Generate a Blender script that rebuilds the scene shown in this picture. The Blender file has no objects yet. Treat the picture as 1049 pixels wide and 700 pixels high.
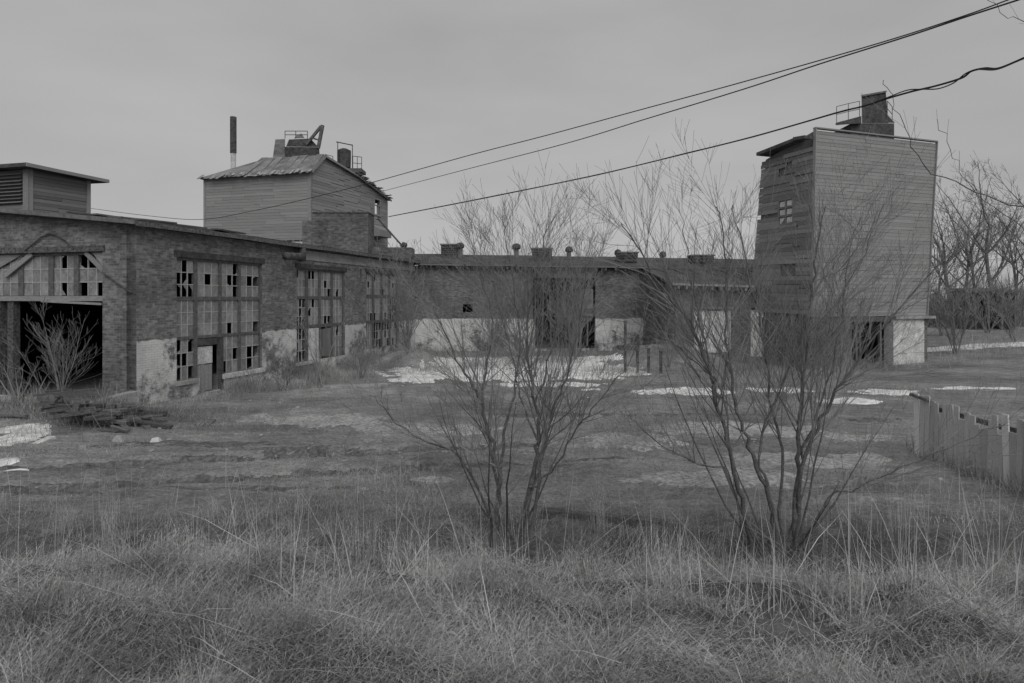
import bpy, math, random
import numpy as np
from mathutils import Matrix, Vector
R = random.Random(7)
S = bpy.context.scene
COL = S.collection

# ------------------------------------------------------------------ camera, sky, sun, exposure
F, HOR, CH = 640.0, 306.0, 3.3            # focal length and horizon row of the photograph, eye height
cd = bpy.data.cameras.new('camera'); cam = bpy.data.objects.new('camera', cd); COL.objects.link(cam)
cd.sensor_width = 36; cd.lens = F/1049*36; cd.shift_y = -(350-HOR)/1049
cd.clip_start = .05; cd.clip_end = 6000
cam.location = (0, 0, CH); cam.rotation_euler = (math.radians(90), 0, 0)
S.camera = cam
SUN_EL, SUN_AZ = 42.0, 166.0              # behind the camera, a little to the right (azimuth from +Y, clockwise)
W = bpy.data.worlds.new('World'); S.world = W; W.use_nodes = True
nt = W.node_tree; nt.nodes.clear()
def wn(t, **k):
    n = nt.nodes.new(t)
    for a, b in k.items(): setattr(n, a, b)
    return n
sky = wn('ShaderNodeTexSky', sky_type='NISHITA', sun_disc=False, sun_elevation=math.radians(SUN_EL), sun_rotation=math.radians(SUN_AZ))
bw = wn('ShaderNodeRGBToBW'); bg = wn('ShaderNodeBackground'); out = wn('ShaderNodeOutputWorld')
tc = wn('ShaderNodeTexCoord'); mp = wn('ShaderNodeMapping'); no = wn('ShaderNodeTexNoise'); mr = wn('ShaderNodeMapRange'); mx = wn('ShaderNodeMix', data_type='RGBA')
mp.inputs['Scale'].default_value = (1.0, 1.0, 3.2); mp.inputs['Rotation'].default_value = (.25, .2, 0)
no.inputs['Scale'].default_value = 1.9; no.inputs['Detail'].default_value = 4; no.inputs['Roughness'].default_value = .5
mr.inputs['From Min'].default_value = .3; mr.inputs['From Max'].default_value = .72
mr.inputs['To Min'].default_value = 3.85; mr.inputs['To Max'].default_value = 4.85
bg.inputs['Strength'].default_value = .1
L = nt.links.new
L(sky.outputs[0], bw.inputs[0]); L(tc.outputs['Generated'], mp.inputs['Vector']); L(mp.outputs[0], no.inputs['Vector'])
L(no.outputs['Fac'], mr.inputs['Value'])
mx.inputs[0].default_value = .9                     # mostly an even cloud layer over the clear sky
L(bw.outputs[0], mx.inputs[6]); L(mr.outputs[0], mx.inputs[7])
L(mx.outputs[2], bg.inputs['Color']); L(bg.outputs[0], out.inputs[0])
sd = bpy.data.lights.new('sun', 'SUN'); sun = bpy.data.objects.new('sun', sd); COL.objects.link(sun)
sd.energy = 1.35; sd.angle = math.radians(50); sd.color = (1, .985, .97)
_a, _e = math.radians(SUN_AZ), math.radians(SUN_EL)
sun.rotation_euler = Vector((math.sin(_a)*math.cos(_e), math.cos(_a)*math.cos(_e), math.sin(_e))).to_track_quat('Z', 'Y').to_euler()
S.view_settings.view_transform = 'Standard'; S.view_settings.look = 'None'
S.view_settings.exposure = 0; S.view_settings.gamma = 1
S.render.engine = 'CYCLES'; S.cycles.max_bounces = 4; S.cycles.transparent_max_bounces = 4

# ------------------------------------------------------------------ materials (the photograph is black and white: every colour is a grey)
def grey(name, lo, hi, scale=3, stretch=(1, 1, 1), coord='Object', rough=.85, bump=0, fine=None, rnd=0, detail=6, spec=.2, bdist=.02, ramp=(.35, .68)):
    m = bpy.data.materials.new(name); m.use_nodes = True
    t = m.node_tree; N = t.nodes; b = N['Principled BSDF']
    b.inputs['Roughness'].default_value = rough; b.inputs['Specular IOR Level'].default_value = spec
    c = N.new('ShaderNodeTexCoord'); mpn = N.new('ShaderNodeMapping'); mpn.inputs['Scale'].default_value = stretch
    src = c.outputs[coord] if coord != 'World' else N.new('ShaderNodeNewGeometry').outputs['Position']
    t.links.new(src, mpn.inputs['Vector'])
    oi = N.new('ShaderNodeObjectInfo')
    if coord == 'Object':
        k = N.new('ShaderNodeMath'); k.operation = 'MULTIPLY'; k.inputs[1].default_value = 57
        t.links.new(oi.outputs['Random'], k.inputs[0]); cb = N.new('ShaderNodeCombineXYZ')
        for i in range(3): t.links.new(k.outputs[0], cb.inputs[i])
        t.links.new(cb.outputs[0], mpn.inputs['Location'])
    n = N.new('ShaderNodeTexNoise'); n.inputs['Scale'].default_value = scale; n.inputs['Detail'].default_value = detail; n.inputs['Roughness'].default_value = .62
    t.links.new(mpn.outputs[0], n.inputs['Vector'])
    r = N.new('ShaderNodeMapRange'); r.inputs['From Min'].default_value, r.inputs['From Max'].default_value = ramp
    r.inputs['To Min'].default_value = lo; r.inputs['To Max'].default_value = hi
    t.links.new(n.outputs['Fac'], r.inputs['Value']); val = r.outputs[0]
    hfac = n.outputs['Fac']
    if fine:
        n2 = N.new('ShaderNodeTexNoise'); n2.inputs['Scale'].default_value = fine[0]; n2.inputs['Detail'].default_value = 3
        t.links.new(mpn.outputs[0], n2.inputs['Vector'])
        r2 = N.new('ShaderNodeMapRange'); r2.inputs['From Min'].default_value = .35; r2.inputs['From Max'].default_value = .65
        r2.inputs['To Min'].default_value = 1-fine[1]; r2.inputs['To Max'].default_value = 1+fine[1]
        t.links.new(n2.outputs['Fac'], r2.inputs['Value'])
        q = N.new('ShaderNodeMath'); q.operation = 'MULTIPLY'; t.links.new(val, q.inputs[0]); t.links.new(r2.outputs[0], q.inputs[1]); val = q.outputs[0]
        hfac = n2.outputs['Fac']
    if rnd:
        r3 = N.new('ShaderNodeMapRange'); r3.inputs['To Min'].default_value = 1-rnd; r3.inputs['To Max'].default_value = 1+rnd
        t.links.new(oi.outputs['Random'], r3.inputs['Value'])
        q = N.new('ShaderNodeMath'); q.operation = 'MULTIPLY'; t.links.new(val, q.inputs[0]); t.links.new(r3.outputs[0], q.inputs[1]); val = q.outputs[0]
    t.links.new(val, b.inputs['Base Color'])
    if bump:
        bp = N.new('ShaderNodeBump'); bp.inputs['Strength'].default_value = bump; bp.inputs['Distance'].default_value = bdist
        t.links.new(hfac, bp.inputs['Height']); t.links.new(bp.outputs[0], b.inputs['Normal'])
    return m

def brick_mat(name, paint_top=None, base=.15, u_from=-99, worn=.5):
    """weathered brick in metres of wall, with an old coat of white paint below paint_top"""
    m = bpy.data.materials.new(name); m.use_nodes = True
    t = m.node_tree; N = t.nodes; b = N['Principled BSDF']; b.inputs['Roughness'].default_value = .9; b.inputs['Specular IOR Level'].default_value = .15
    lk = t.links.new
    def math_(op, a, c, clamp=False):
        q = N.new('ShaderNodeMath'); q.operation = op; q.use_clamp = clamp
        for i, v in enumerate((a, c)):
            if isinstance(v, (int, float)): q.inputs[i].default_value = v
            else: lk(v, q.inputs[i])
        return q.outputs[0]
    uv = N.new('ShaderNodeTexCoord').outputs['UV']
    br = N.new('ShaderNodeTexBrick'); lk(uv, br.inputs['Vector'])
    br.inputs['Scale'].default_value = 1; br.inputs['Brick Width'].default_value = .23; br.inputs['Row Height'].default_value = .077
    br.inputs['Mortar Size'].default_value = .011; br.inputs['Mortar Smooth'].default_value = .3; br.inputs['Bias'].default_value = -.1
    for k, v in (('Color1', base*.66), ('Color2', base*1.32), ('Mortar', base*1.08)): br.inputs[k].default_value = (v, v, v, 1)
    def noise(sc, det=5, ro=.6):
        n = N.new('ShaderNodeTexNoise'); n.inputs['Scale'].default_value = sc; n.inputs['Detail'].default_value = det; n.inputs['Roughness'].default_value = ro
        lk(uv, n.inputs['Vector']); return n.outputs['Fac']
    def mrange(v, a, c, d, e):
        r = N.new('ShaderNodeMapRange'); lk(v, r.inputs['Value'])
        for k, x in zip(('From Min', 'From Max', 'To Min', 'To Max'), (a, c, d, e)): r.inputs[k].default_value = x
        return r.outputs[0]
    n1, n2 = noise(.7), noise(5, 6, .7)
    val = math_('MULTIPLY', math_('MULTIPLY', br.outputs['Color'], mrange(n1, .3, .7, .66, 1.34)), mrange(n2, .3, .7, .62, 1.42))
    if paint_top is not None:
        sp = N.new('ShaderNodeSeparateXYZ'); lk(uv, sp.inputs[0])
        edge = math_('SUBTRACT', paint_top, math_('ADD', sp.outputs['Y'], mrange(noise(2.2), .3, .7, -.07, .07)))
        mask = mrange(edge, 0, .03, 0, 1)
        wear = mrange(math_('SUBTRACT', math_('ADD', noise(3.5, 8, .78), mrange(noise(.45, 2), .35, .65, -.16, .17)), mrange(sp.outputs['Y'], 0, paint_top, worn*.2, 0)), .3, .46, 0, 1)
        side = mrange(sp.outputs['X'], u_from, u_from+.05, 0, 1)
        mask = math_('MULTIPLY', math_('MULTIPLY', mask, wear), side)
        mm = N.new('ShaderNodeMix'); mm.data_type = 'FLOAT'; lk(mask, mm.inputs['Factor']); lk(val, mm.inputs['A'])
        pv = math_('MULTIPLY', mrange(noise(1.2, 6, .7),  .3, .7, .5, .8), mrange(br.outputs['Fac'], 0, 1, 1, .86))
        lk(pv, mm.inputs['B']); val = mm.outputs['Result']
    lk(val, b.inputs['Base Color'])
    h = math_('SUBTRACT', math_('MULTIPLY', n2, .6), br.outputs['Fac'])
    bp = N.new('ShaderNodeBump'); bp.inputs['Strength'].default_value = .6; bp.inputs['Distance'].default_value = .012
    lk(h, bp.inputs['Height']); lk(bp.outputs[0], b.inputs['Normal'])
    return m

M = {
 'brick': brick_mat('brick_wall', None, .2),
 'brick_paint': brick_mat('brick_part_painted', 2.0, .2, -.2, .75),
 'brick_back': brick_mat('brick_back_wing', 2.05, .16, -99, .7),
 'brick_dark': brick_mat('brick_dark', None, .145),
 'board': grey('weathered_board', .22, .36, 5, (1.6, 8, 14), rnd=.17, fine=(30, .25), bump=.3),
 'board_pale': grey('weathered_pale_board',   .24, .35, 3, (1, 3, 5), rnd=.11, fine=(30, .2), bump=.3),
 'board_dark': grey('weathered_shaded_board', .16, .27, 5, (1.6, 8, 14), rnd=.28, fine=(30, .25), bump=.3),  # dark boards; also carry the tall tower's side shade in their colour
 'fence': grey('fence_board', .36, .62, 4, (9, 9, .8), rnd=.16, fine=(40, .3), bump=.4),
 'fence_pale': grey('fence_pale_board', .65, .85, 4, (9, 9, .8), rnd=.1, fine=(40, .25), bump=.4),
 'timber': grey('old_timber', .06, .22, 6, (2, 2, 2), rnd=.3, fine=(40, .3), bump=.3),
 'frame': grey('window_frame_paint', .09, .17, 7, rnd=.1, fine=(40, .2)),
 'muntin': grey('muntin_paint', .36, .5, 9),
 'pane': grey('dusty_glass', .19, .34, 2.2, rough=.3, rnd=.22, fine=(14, .25), spec=.5),
 'roof': grey('tarred_roofing', .05, .12, 1.2, fine=(14, .3), bump=.3),
 'shingle': grey('roof_shingle', .2, .42, 3, (1, 1, 1), rnd=.25, fine=(20, .3), bump=.3),
 'roof_board': grey('roofing_felt', .14, .3, .9, (.6, 3, 3), fine=(18, .3), bump=.3),
 'rust': grey('rusted_steel', .05, .12, 5, fine=(30, .3), bump=.2),
 'steel': grey('dull_steel', .12, .22, 5, fine=(30, .2)),
 'concrete': grey('old_concrete', .25, .4, 1.6, fine=(16, .22), bump=.3),
 'mud': grey('damp_earth', .08, .17, 2, coord='World', fine=(14, .35), bump=.5),
 'worn': grey('worn_paving', .25, .39, .9, coord='World', fine=(11, .35), bump=.4, detail=9),
 'white': grey('old_white_paint', .42, .72, 2.5, fine=(13, .2), bump=.1, detail=8),
 'bark': grey('bark', .09, .17, 12, fine=(50, .3), bump=.3),
 'twig': grey('twig', .17, .32, 3),
 'twig_pale': grey('pale_twig', .19, .3, 3),
 'far_twig': grey('far_twig', .11, .2, 3),
 'wire': grey('cable', .03, .06, 5),
 'grass': grey('dry_grass', .23, .48, 1.6, coord='World', fine=(55, .5), spec=.1),
 'stalk': grey('dry_stalk', .4, .64, 2, coord='World'),
 'weed': grey('yard_weeds', .2, .46, .5, coord='World', fine=(25, .4), spec=.1),
 'snow': grey('gritty_snow', .55, .86, 1.6, coord='World', fine=(7, .2), bump=.4, bdist=.05, detail=9),
 'litter': grey('litter', .5, .75, 4),
}

# ------------------------------------------------------------------ mesh building
class MB:
    def __init__(s): s.v = []; s.f = []
    def hexa(s, p):
        n = len(s.v); s.v += [tuple(q) for q in p]
        s.f += [tuple(n+i for i in q) for q in ((0, 3, 2, 1), (4, 5, 6, 7), (0, 1, 5, 4), (1, 2, 6, 5), (2, 3, 7, 6), (3, 0, 4, 7))]
        return s
    def obox(s, o, a, b, c):
        o, a, b, c = map(Vector, (o, a, b, c))
        return s.hexa([o, o+a, o+a+b, o+b, o+c, o+a+c, o+a+b+c, o+b+c])
    def box(s, x0, x1, y0, y1, z0, z1): return s.obox((x0, y0, z0), (x1-x0, 0, 0), (0, y1-y0, 0), (0, 0, z1-z0))
    def beam(s, p, q, w, h, up=(0, 0, 1)):
        p, q = Vector(p), Vector(q); d = (q-p).normalized(); a = d.cross(Vector(up))
        if a.length < 1e-4: a = d.cross(Vector((1, 0, 0)))
        a = a.normalized(); c = a.cross(d).normalized()
        return s.obox(p-a*w/2-c*h/2, q-p, a*w, c*h) if (q-p).cross(a).dot(c) > 0 else s.obox(p+a*w/2-c*h/2, q-p, -a*w, c*h)
    def tube(s, pts, rad, n=6, cap=True):
        pts = [Vector(p) for p in pts]; b0 = len(s.v); k = len(pts)
        if not hasattr(rad, '__len__'): rad = [rad]*k
        prev = None
        for i, p in enumerate(pts):
            d = (pts[min(i+1, k-1)]-pts[max(i-1, 0)]).normalized()
            if prev is None: a = d.orthogonal().normalized()
            else:
                a = prev-d*prev.dot(d); a = a.normalized() if a.length > 1e-5 else d.orthogonal().normalized()
            prev = a; c = d.cross(a)
            for j in range(n):
                w = 2*math.pi*j/n; q = p+(a*math.cos(w)+c*math.sin(w))*rad[i]; s.v.append((q.x, q.y, q.z))
        for i in range(k-1):
            for j in range(n):
                s.f.append((b0+i*n+j, b0+i*n+(j+1) % n, b0+(i+1)*n+(j+1) % n, b0+(i+1)*n+j))
        if cap:
            s.f.append(tuple(b0+j for j in reversed(range(n)))); s.f.append(tuple(b0+(k-1)*n+j for j in range(n)))
        return s
    def prism(s, poly, d):
        n = len(s.v); k = len(poly); d = Vector(d)
        s.v += [tuple(Vector(p)) for p in poly]+[tuple(Vector(p)+d) for p in poly]
        s.f.append(tuple(n+i for i in reversed(range(k)))); s.f.append(tuple(n+k+i for i in range(k)))
        s.f += [(n+i, n+(i+1) % k, n+k+(i+1) % k, n+k+i) for i in range(k)]
        return s
    def build(s, name, mat, parent=None, uv=False, smooth=False, kind=None, **tg):
        me = bpy.data.meshes.new(name); v = np.array(s.v, dtype=float)
        o0 = np.array([(v[:, 0].min()+v[:, 0].max())/2, (v[:, 1].min()+v[:, 1].max())/2, v[:, 2].min()])
        me.from_pydata((v-o0).tolist(), [], s.f)
        me.materials.append(M[mat] if isinstance(mat, str) else mat)
        if uv:
            ul = me.uv_layers.new(name='UVMap')
            for p in me.polygons:
                nn = p.normal
                if abs(nn.z) < .7:
                    t = Vector((-nn.y, nn.x, 0)).normalized()
                    for li in p.loop_indices:
                        q = Vector(v[me.loops[li].vertex_index]); ul.data[li].uv = (q.dot(t), q.z)
                else:
                    for li in p.loop_indices:
                        q = v[me.loops[li].vertex_index]; ul.data[li].uv = (q[0], q[1])
        if smooth: me.polygons.foreach_set('use_smooth', [True]*len(me.polygons))
        return link(name, me, Matrix.Translation(Vector(o0)), parent, kind, **tg)
WORLD = {}
def link(name, me, mw, parent=None, kind=None, label=None, cat=None, group=None):
    o = bpy.data.objects.new(name, me); COL.objects.link(o); o.matrix_basis = mw; WORLD[o.name] = mw.copy()
    if parent: o.parent = parent; o.matrix_parent_inverse = WORLD[parent.name].inverted()
    if kind: o['kind'] = kind
    if label: o['label'] = label
    if cat: o['category'] = cat
    if group: o['group'] = group
    return o
def thing(name, loc, label, cat, group=None): return link(name, None, Matrix.Translation(Vector(loc)), None, None, label, cat, group)
_unit = {}
def unit(kind, mat):
    if (kind, mat) not in _unit:
        b = MB().box(-.5, .5, -.5, .5, -.5, .5); me = bpy.data.meshes.new(kind); me.from_pydata(b.v, [], b.f); me.materials.append(M[mat]); _unit[(kind, mat)] = me
    return _unit[(kind, mat)]
def piece(name, mat, parent, c, ax, ay, az):
    """one board, plank or pane: a shared unit block stretched along its three axes"""
    ax, ay, az = map(Vector, (ax, ay, az)); m = Matrix.Identity(4)
    for i, a in enumerate((ax, ay, az)):
        for j in range(3): m[j][i] = a[j]
        m[3][i] = 0
    m.translation = Vector(c)
    return link(name, unit(name, mat), m, parent)

def P(px, py, Y): return Vector(((px-524.5)*Y/F, Y, CH-(py-HOR)*Y/F))
def G(px, Y): return (px-524.5)*Y/F
class Fr:
    """a wall's own axes: o foot of the wall, d along it, n out of it"""
    def __init__(s, o, d, n): s.o = Vector((o[0], o[1], 0)); s.d = Vector((d[0], d[1], 0)).normalized(); s.n = Vector((n[0], n[1], 0)).normalized()
    def at(s, u, z, out=0): return s.o+s.d*u+s.n*out+Vector((0, 0, z))
    def U(s, px):
        k = (px-524.5)/F; return (k*s.o.y-s.o.x)/(s.d.x-k*s.d.y)
    def Z(s, px, py): return CH-(py-HOR)*(s.o+s.d*s.U(px)).y/F
    def box(s, mb, u0, u1, z0, z1, o0, o1):
        return mb.obox(s.at(u0, z0, o0), s.d*(u1-u0), s.n*(o1-o0), (0, 0, z1-z0))
def wall(fr, u0, u1, top, th, holes, name, mat, parent, z0=-.4, step=None):
    us = {u0, u1}; zs = {z0}
    for a, b, c, d in holes: us |= {a, b}; zs |= {c, d}
    if step:
        k = u0
        while k < u1: us.add(k); k += step
    us = sorted(u for u in us if u0 <= u <= u1); zs = sorted(zs)
    top = top if callable(top) else (lambda u, t=top: t)
    nz = len(zs)+1; mb = MB(); solid = {}
    for i in range(len(us)-1):
        for j in range(len(zs)):
            um = (us[i]+us[i+1])/2; zm = (zs[j]+(zs[j+1] if j+1 < len(zs) else zs[j]+.02))/2
            solid[i, j] = not any(a < um < b and c < zm < d for a, b, c, d in holes)
    for k in (0, 1):
        for u in us:
            for j in range(nz): mb.v.append(tuple(fr.at(u, zs[j] if j < len(zs) else top(u), -th*k)))
    nu = len(us); I = lambda i, j, k: k*nu*nz+i*nz+j
    flip = fr.d.cross(Vector((0, 0, 1))).dot(fr.n) < 0
    def q(*f): mb.f.append(tuple(reversed(f)) if flip else f)
    for (i, j), sl in solid.items():
        if not sl: continue
        q(I(i, j, 0), I(i+1, j, 0), I(i+1, j+1, 0), I(i, j+1, 0)); q(I(i, j, 1), I(i, j+1, 1), I(i+1, j+1, 1), I(i+1, j, 1))
        if not solid.get((i-1, j)): q(I(i, j, 0), I(i, j+1, 0), I(i, j+1, 1), I(i, j, 1))
        if not solid.get((i+1, j)): q(I(i+1, j, 0), I(i+1, j, 1), I(i+1, j+1, 1), I(i+1, j+1, 0))
        if not solid.get((i, j-1)): q(I(i, j, 0), I(i, j, 1), I(i+1, j, 1), I(i+1, j, 0))
        if not solid.get((i, j+1)): q(I(i, j+1, 0), I(i+1, j+1, 0), I(i+1, j+1, 1), I(i, j+1, 1))
    return mb.build(name, mat, parent, uv=True)
def boards(parent, A, B, z0, z1, h, n, mat, name='board', off=.02, lens=(2.2, 4.2), span=None, holes=(), drop=.0):
    """weatherboards, one object each, between the edges A(z) and B(z)"""
    n = Vector(n); rows = int((z1-z0)/h)
    for r in range(rows):
        z = z0+h*(r+.5)
        a, b = A(z), B(z); ta, tb = span(z) if span else (0, 1)
        if tb-ta < .03: continue
        a, b = a.lerp(b, ta), a.lerp(b, tb); d = b-a; Ln = d.length; dn = d/Ln
        cuts = [0]; t = R.uniform(.3, 1)*lens[1]
        while t < Ln-.6: cuts.append(t); t += R.uniform(*lens)
        cuts.append(Ln); segs = []
        for s0, s1 in zip(cuts, cuts[1:]):
            todo = [(s0, s1)]
            for (h0, h1, hz0, hz1) in holes:                       # in fractions along the face
                if hz0 < z < hz1:
                    e0, e1 = (h0-ta)*Ln/(tb-ta), (h1-ta)*Ln/(tb-ta); nx = []
                    for x0, x1 in todo:
                        if x1 <= e0 or x0 >= e1: nx.append((x0, x1)); continue
                        if x0 < e0-.1: nx.append((x0, e0))
                        if x1 > e1+.1: nx.append((e1, x1))
                    todo = nx
            segs += todo
        for s0, s1 in segs:
            if R.random() < drop: continue
            tilt = R.uniform(-1, 1)*.004
            up = (Vector((0, 0, 1))-n*.05).normalized()
            ax = dn*(s1-s0-.012)+Vector((0, 0, tilt*(s1-s0)))
            piece(name, mat, parent, a+dn*((s0+s1)/2)+n*(off+R.uniform(0, .012)), ax, n*.026, up*(h*.95))

# ------------------------------------------------------------------ ground
def sst(t): t = np.clip(t, 0, 1); return t*t*(3-2*t)
MOUNDS = [((428-524.5)*30.5/F, 30.5, .95, .8, .75), ((676-524.5)*32/F, 31.6, 2.8, 2.0, .95), (G(440, 22.5), 22.6, 3.2, .5, .22), (G(350, 21.5), 21.8, 2.2, .5, .18)]
def gh(x, y):
    x = np.asarray(x, float); y = np.asarray(y, float)
    z = 1.72*(1-sst((y-3.1+.25*np.sin(x*.9))/(3.7+.3*np.sin(x*.5+1))))
    z = z-.42*np.exp(-((y-7.7)/.65)**2)*np.exp(-((x-.55)/1.1)**2)-.3*np.exp(-((y-7.9)/.6)**2)*np.exp(-((x-3.6)/1.2)**2)
    near = sst((40-y)/30)
    z = z+near*(.35+.65*sst((9.6-y)/1.5))*(.035*np.sin(x*2.1+y*1.3)+.03*np.sin(x*4.7-y*3.1+1)+.02*np.sin(x*9.1+y*7.3)+.025*np.sin(y*5.3+.6*x))
    rl = np.exp(-((x+5)/6.0)**4)                                   # two wheel ruts of the track at the left
    yc = 12.2+.2*(x+6)
    for o in (-.75, .75): z = z-.16*rl*np.exp(-((y-yc-o)/.22)**2)+.05*rl*np.exp(-((y-yc-o-.42)/.2)**2)
    z = z+.35*np.exp(-((x+13)/2.5)**2-((y-17.3)/1.1)**2)          # heaped earth at the foot of the gable
    for cx, cy, rx, ry, hh in MOUNDS: z = z+hh*np.exp(-(((x-cx)/rx)**2+((y-cy)/ry)**2)**1.5)
    b_ = sst((10-y)/2); z = z+b_*(.07*np.sin(x*6.1+y*4.3)*np.sin(y*7.7-x*2.1)+.06*np.sin(x*3.3-y*6.1+2)*np.sin(x*5.2+y*2.2))
    z = z+1.0*sst((x-16)/14)*sst((y-24)/16)                        # the land rises a little to the right
    return z
def ghs(x, y): return float(gh(x, y))
def ground():
    ys = np.concatenate([np.linspace(-60, -4, 12, endpoint=False), np.linspace(-4, 2, 24, endpoint=False), np.linspace(2, 16, 230, endpoint=False), np.linspace(16, 48, 130, endpoint=False), 48*np.exp(np.linspace(0, math.log(60), 40))])
    t = np.linspace(-1, 1, 321); xs = 9*t+16*t**3+1800*t**15
    X, Y = np.meshgrid(xs, ys); Z = gh(X, Y)
    rng = np.random.default_rng(3); Z += rng.normal(0, .012, Z.shape)*(Y < 48)
    nx, ny = len(xs), len(ys); idx = np.arange(nx*ny).reshape(ny, nx)
    q = np.stack([idx[:-1, :-1], idx[:-1, 1:], idx[1:, 1:], idx[1:, :-1]], -1).reshape(-1, 4)
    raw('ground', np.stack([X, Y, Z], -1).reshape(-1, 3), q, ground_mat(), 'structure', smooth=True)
def raw(name, v, f, mat, kind=None, parent=None, smooth=False, **tg):
    me = bpy.data.meshes.new(name); nv, nf, k = len(v), len(f), f.shape[1]
    me.vertices.add(nv); me.vertices.foreach_set('co', np.ascontiguousarray(v, dtype=np.float32).ravel())
    me.loops.add(nf*k); me.loops.foreach_set('vertex_index', np.ascontiguousarray(f, dtype=np.int32).ravel())
    me.polygons.add(nf); me.polygons.foreach_set('loop_start', np.arange(0, nf*k, k, dtype=np.int32))
    me.polygons.foreach_set('use_smooth', np.full(nf, smooth)); me.update(calc_edges=True); me.materials.append(M[mat] if isinstance(mat, str) else mat)
    return link(name, me, Matrix.Identity(4), parent, kind, **tg)
def ground_mat():
    m = bpy.data.materials.new('ground_earth_and_turf'); m.use_nodes = True; t = m.node_tree; N = t.nodes; b = N['Principled BSDF']; lk = t.links.new
    b.inputs['Roughness'].default_value = .95; b.inputs['Specular IOR Level'].default_value = .08
    pos = N.new('ShaderNodeNewGeometry').outputs['Position']
    mpn = N.new('ShaderNodeMapping'); mpn.inputs['Scale'].default_value = (.55, 1, 1); lk(pos, mpn.inputs['Vector'])
    def nz(s, det=6, ro=.65):
        n = N.new('ShaderNodeTexNoise'); n.inputs['Scale'].default_value = s; n.inputs['Detail'].default_value = det; n.inputs['Roughness'].default_value = ro; lk(mpn.outputs[0], n.inputs['Vector']); return n.outputs['Fac']
    def mrg(v, a, c, d, e):
        r = N.new('ShaderNodeMapRange'); lk(v, r.inputs['Value'])
        for k, x in zip(('From Min', 'From Max', 'To Min', 'To Max'), (a, c, d, e)): r.inputs[k].default_value = x
        return r.outputs[0]
    def mul(a, c):
        q = N.new('ShaderNodeMath'); q.operation = 'MULTIPLY'; lk(a, q.inputs[0]); lk(c, q.inputs[1]); return q.outputs[0]
    sy = N.new('ShaderNodeSeparateXYZ'); lk(pos, sy.inputs[0])
    v = mul(mul(mul(mrg(nz(.45), .35, .66, .15, .3), mrg(nz(3.5), .32, .68, .74, 1.24)), mrg(nz(26, 4), .3, .7, .6, 1.4)), mrg(sy.outputs['Y'], 8.6, 10.2, .42, 1))  # bank soil darker than yard; shade of gaps and hollows put into colour
    lk(v, b.inputs['Base Color'])
    bp = N.new('ShaderNodeBump'); bp.inputs['Strength'].default_value = .7; bp.inputs['Distance'].default_value = .05; lk(nz(14, 6, .7), bp.inputs['Height']); lk(bp.outputs[0], b.inputs['Normal'])
    return m
ground()

def blob_sheet(blobs, name, mat, kind, lift=.0, seed=1, dens=.11, bulge=.05, parent=None, thr=0, **tg):
    """a ragged sheet lying on the ground, cut from a fine grid by noisy ellipses (cx, cy, rx, ry)"""
    rng = np.random.default_rng(seed); V = []; Fq = []; base = 0
    for cx, cy, rx, ry in blobs:
        nx, ny = max(6, int(2.6*rx/dens)), max(6, int(2.6*ry/dens)); X, Y = np.meshgrid(np.linspace(-1.3, 1.3, nx), np.linspace(-1.3, 1.3, ny))
        ph = rng.uniform(0, 6.3, 8); wx, wy = X*rx+cx, Y*ry+cy
        nzv = (.22*np.sin(wx*1.9+ph[0])*np.sin(wy*2.7+ph[1])+.2*np.sin(wx*4.3+ph[2]+wy*2)+.15*np.sin(wy*7.1+ph[3]-wx*3)+.14*np.sin(wx*9.7+ph[4]+wy*5)+rng.normal(0, .1, X.shape))
        fld = 1-(X**2+Y**2)-.25+nzv-thr
        if mat == 'snow':
            for mx_, my_, ma, mb_, mh in MOUNDS: fld = fld-1.6*np.exp(-((wx-mx_)/ma/1.1)**2-((wy-my_)/mb_/1.1)**2)
        Z = gh(wx, wy)+np.clip(fld*bulge*4, -.2, bulge)+rng.normal(0, .004, X.shape)
        idx = np.arange(nx*ny).reshape(ny, nx)+base; keep = np.maximum.reduce([fld[:-1, :-1], fld[1:, 1:], fld[1:, :-1], fld[:-1, 1:]]) > -.25
        q = np.stack([idx[:-1, :-1], idx[:-1, 1:], idx[1:, 1:], idx[1:, :-1]], -1)[keep]
        V.append(np.stack([wx, wy, Z], -1).reshape(-1, 3)); Fq.append(q); base += nx*ny
    return raw(name, np.concatenate(V), np.concatenate(Fq), mat, kind, parent, smooth=True, **tg)
def rut(): return [(x_, 12.2+.2*(x_+6)+o+.05*math.sin(x_*3+o), .8, .2) for o in (-.75, .75) for x_ in np.arange(-12, .5, .6)]
def gy(py): return CH*F/(py-HOR)
def gb(px, py, wpx, hpx):
    Y = gy(py); return ((px-524.5)*Y/F, Y, wpx*Y/F/2, (gy(py-hpx/2)-gy(py+hpx/2))/2)
blob_sheet([gb(470, 372, 150, 13), gb(430, 388, 60, 9), gb(585, 374, 130, 18), gb(520, 386, 150, 10), gb(640, 380, 50, 10), gb(565, 394, 120, 5), gb(470, 380, 160, 15), gb(590, 383, 110, 12), gb(620, 371, 70, 14), gb(560, 369, 130, 8), gb(665, 402, 50, 4), gb(715, 401, 80, 8),
            gb(800, 400, 70, 5), gb(870, 411, 60, 7), gb(910, 402, 70, 6), gb(605, 399, 24, 3), gb(10, 450, 60, 22), gb(20, 441, 50, 8), gb(0, 474, 40, 8), gb(14, 482, 30, 5), gb(1000, 398, 90, 2.5), (24.5, 35, 8, .8), (19, 33, 3, .3)],
           'snow', 'snow', 'stuff', seed=4, dens=.065, bulge=.03, thr=-.08)
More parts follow.
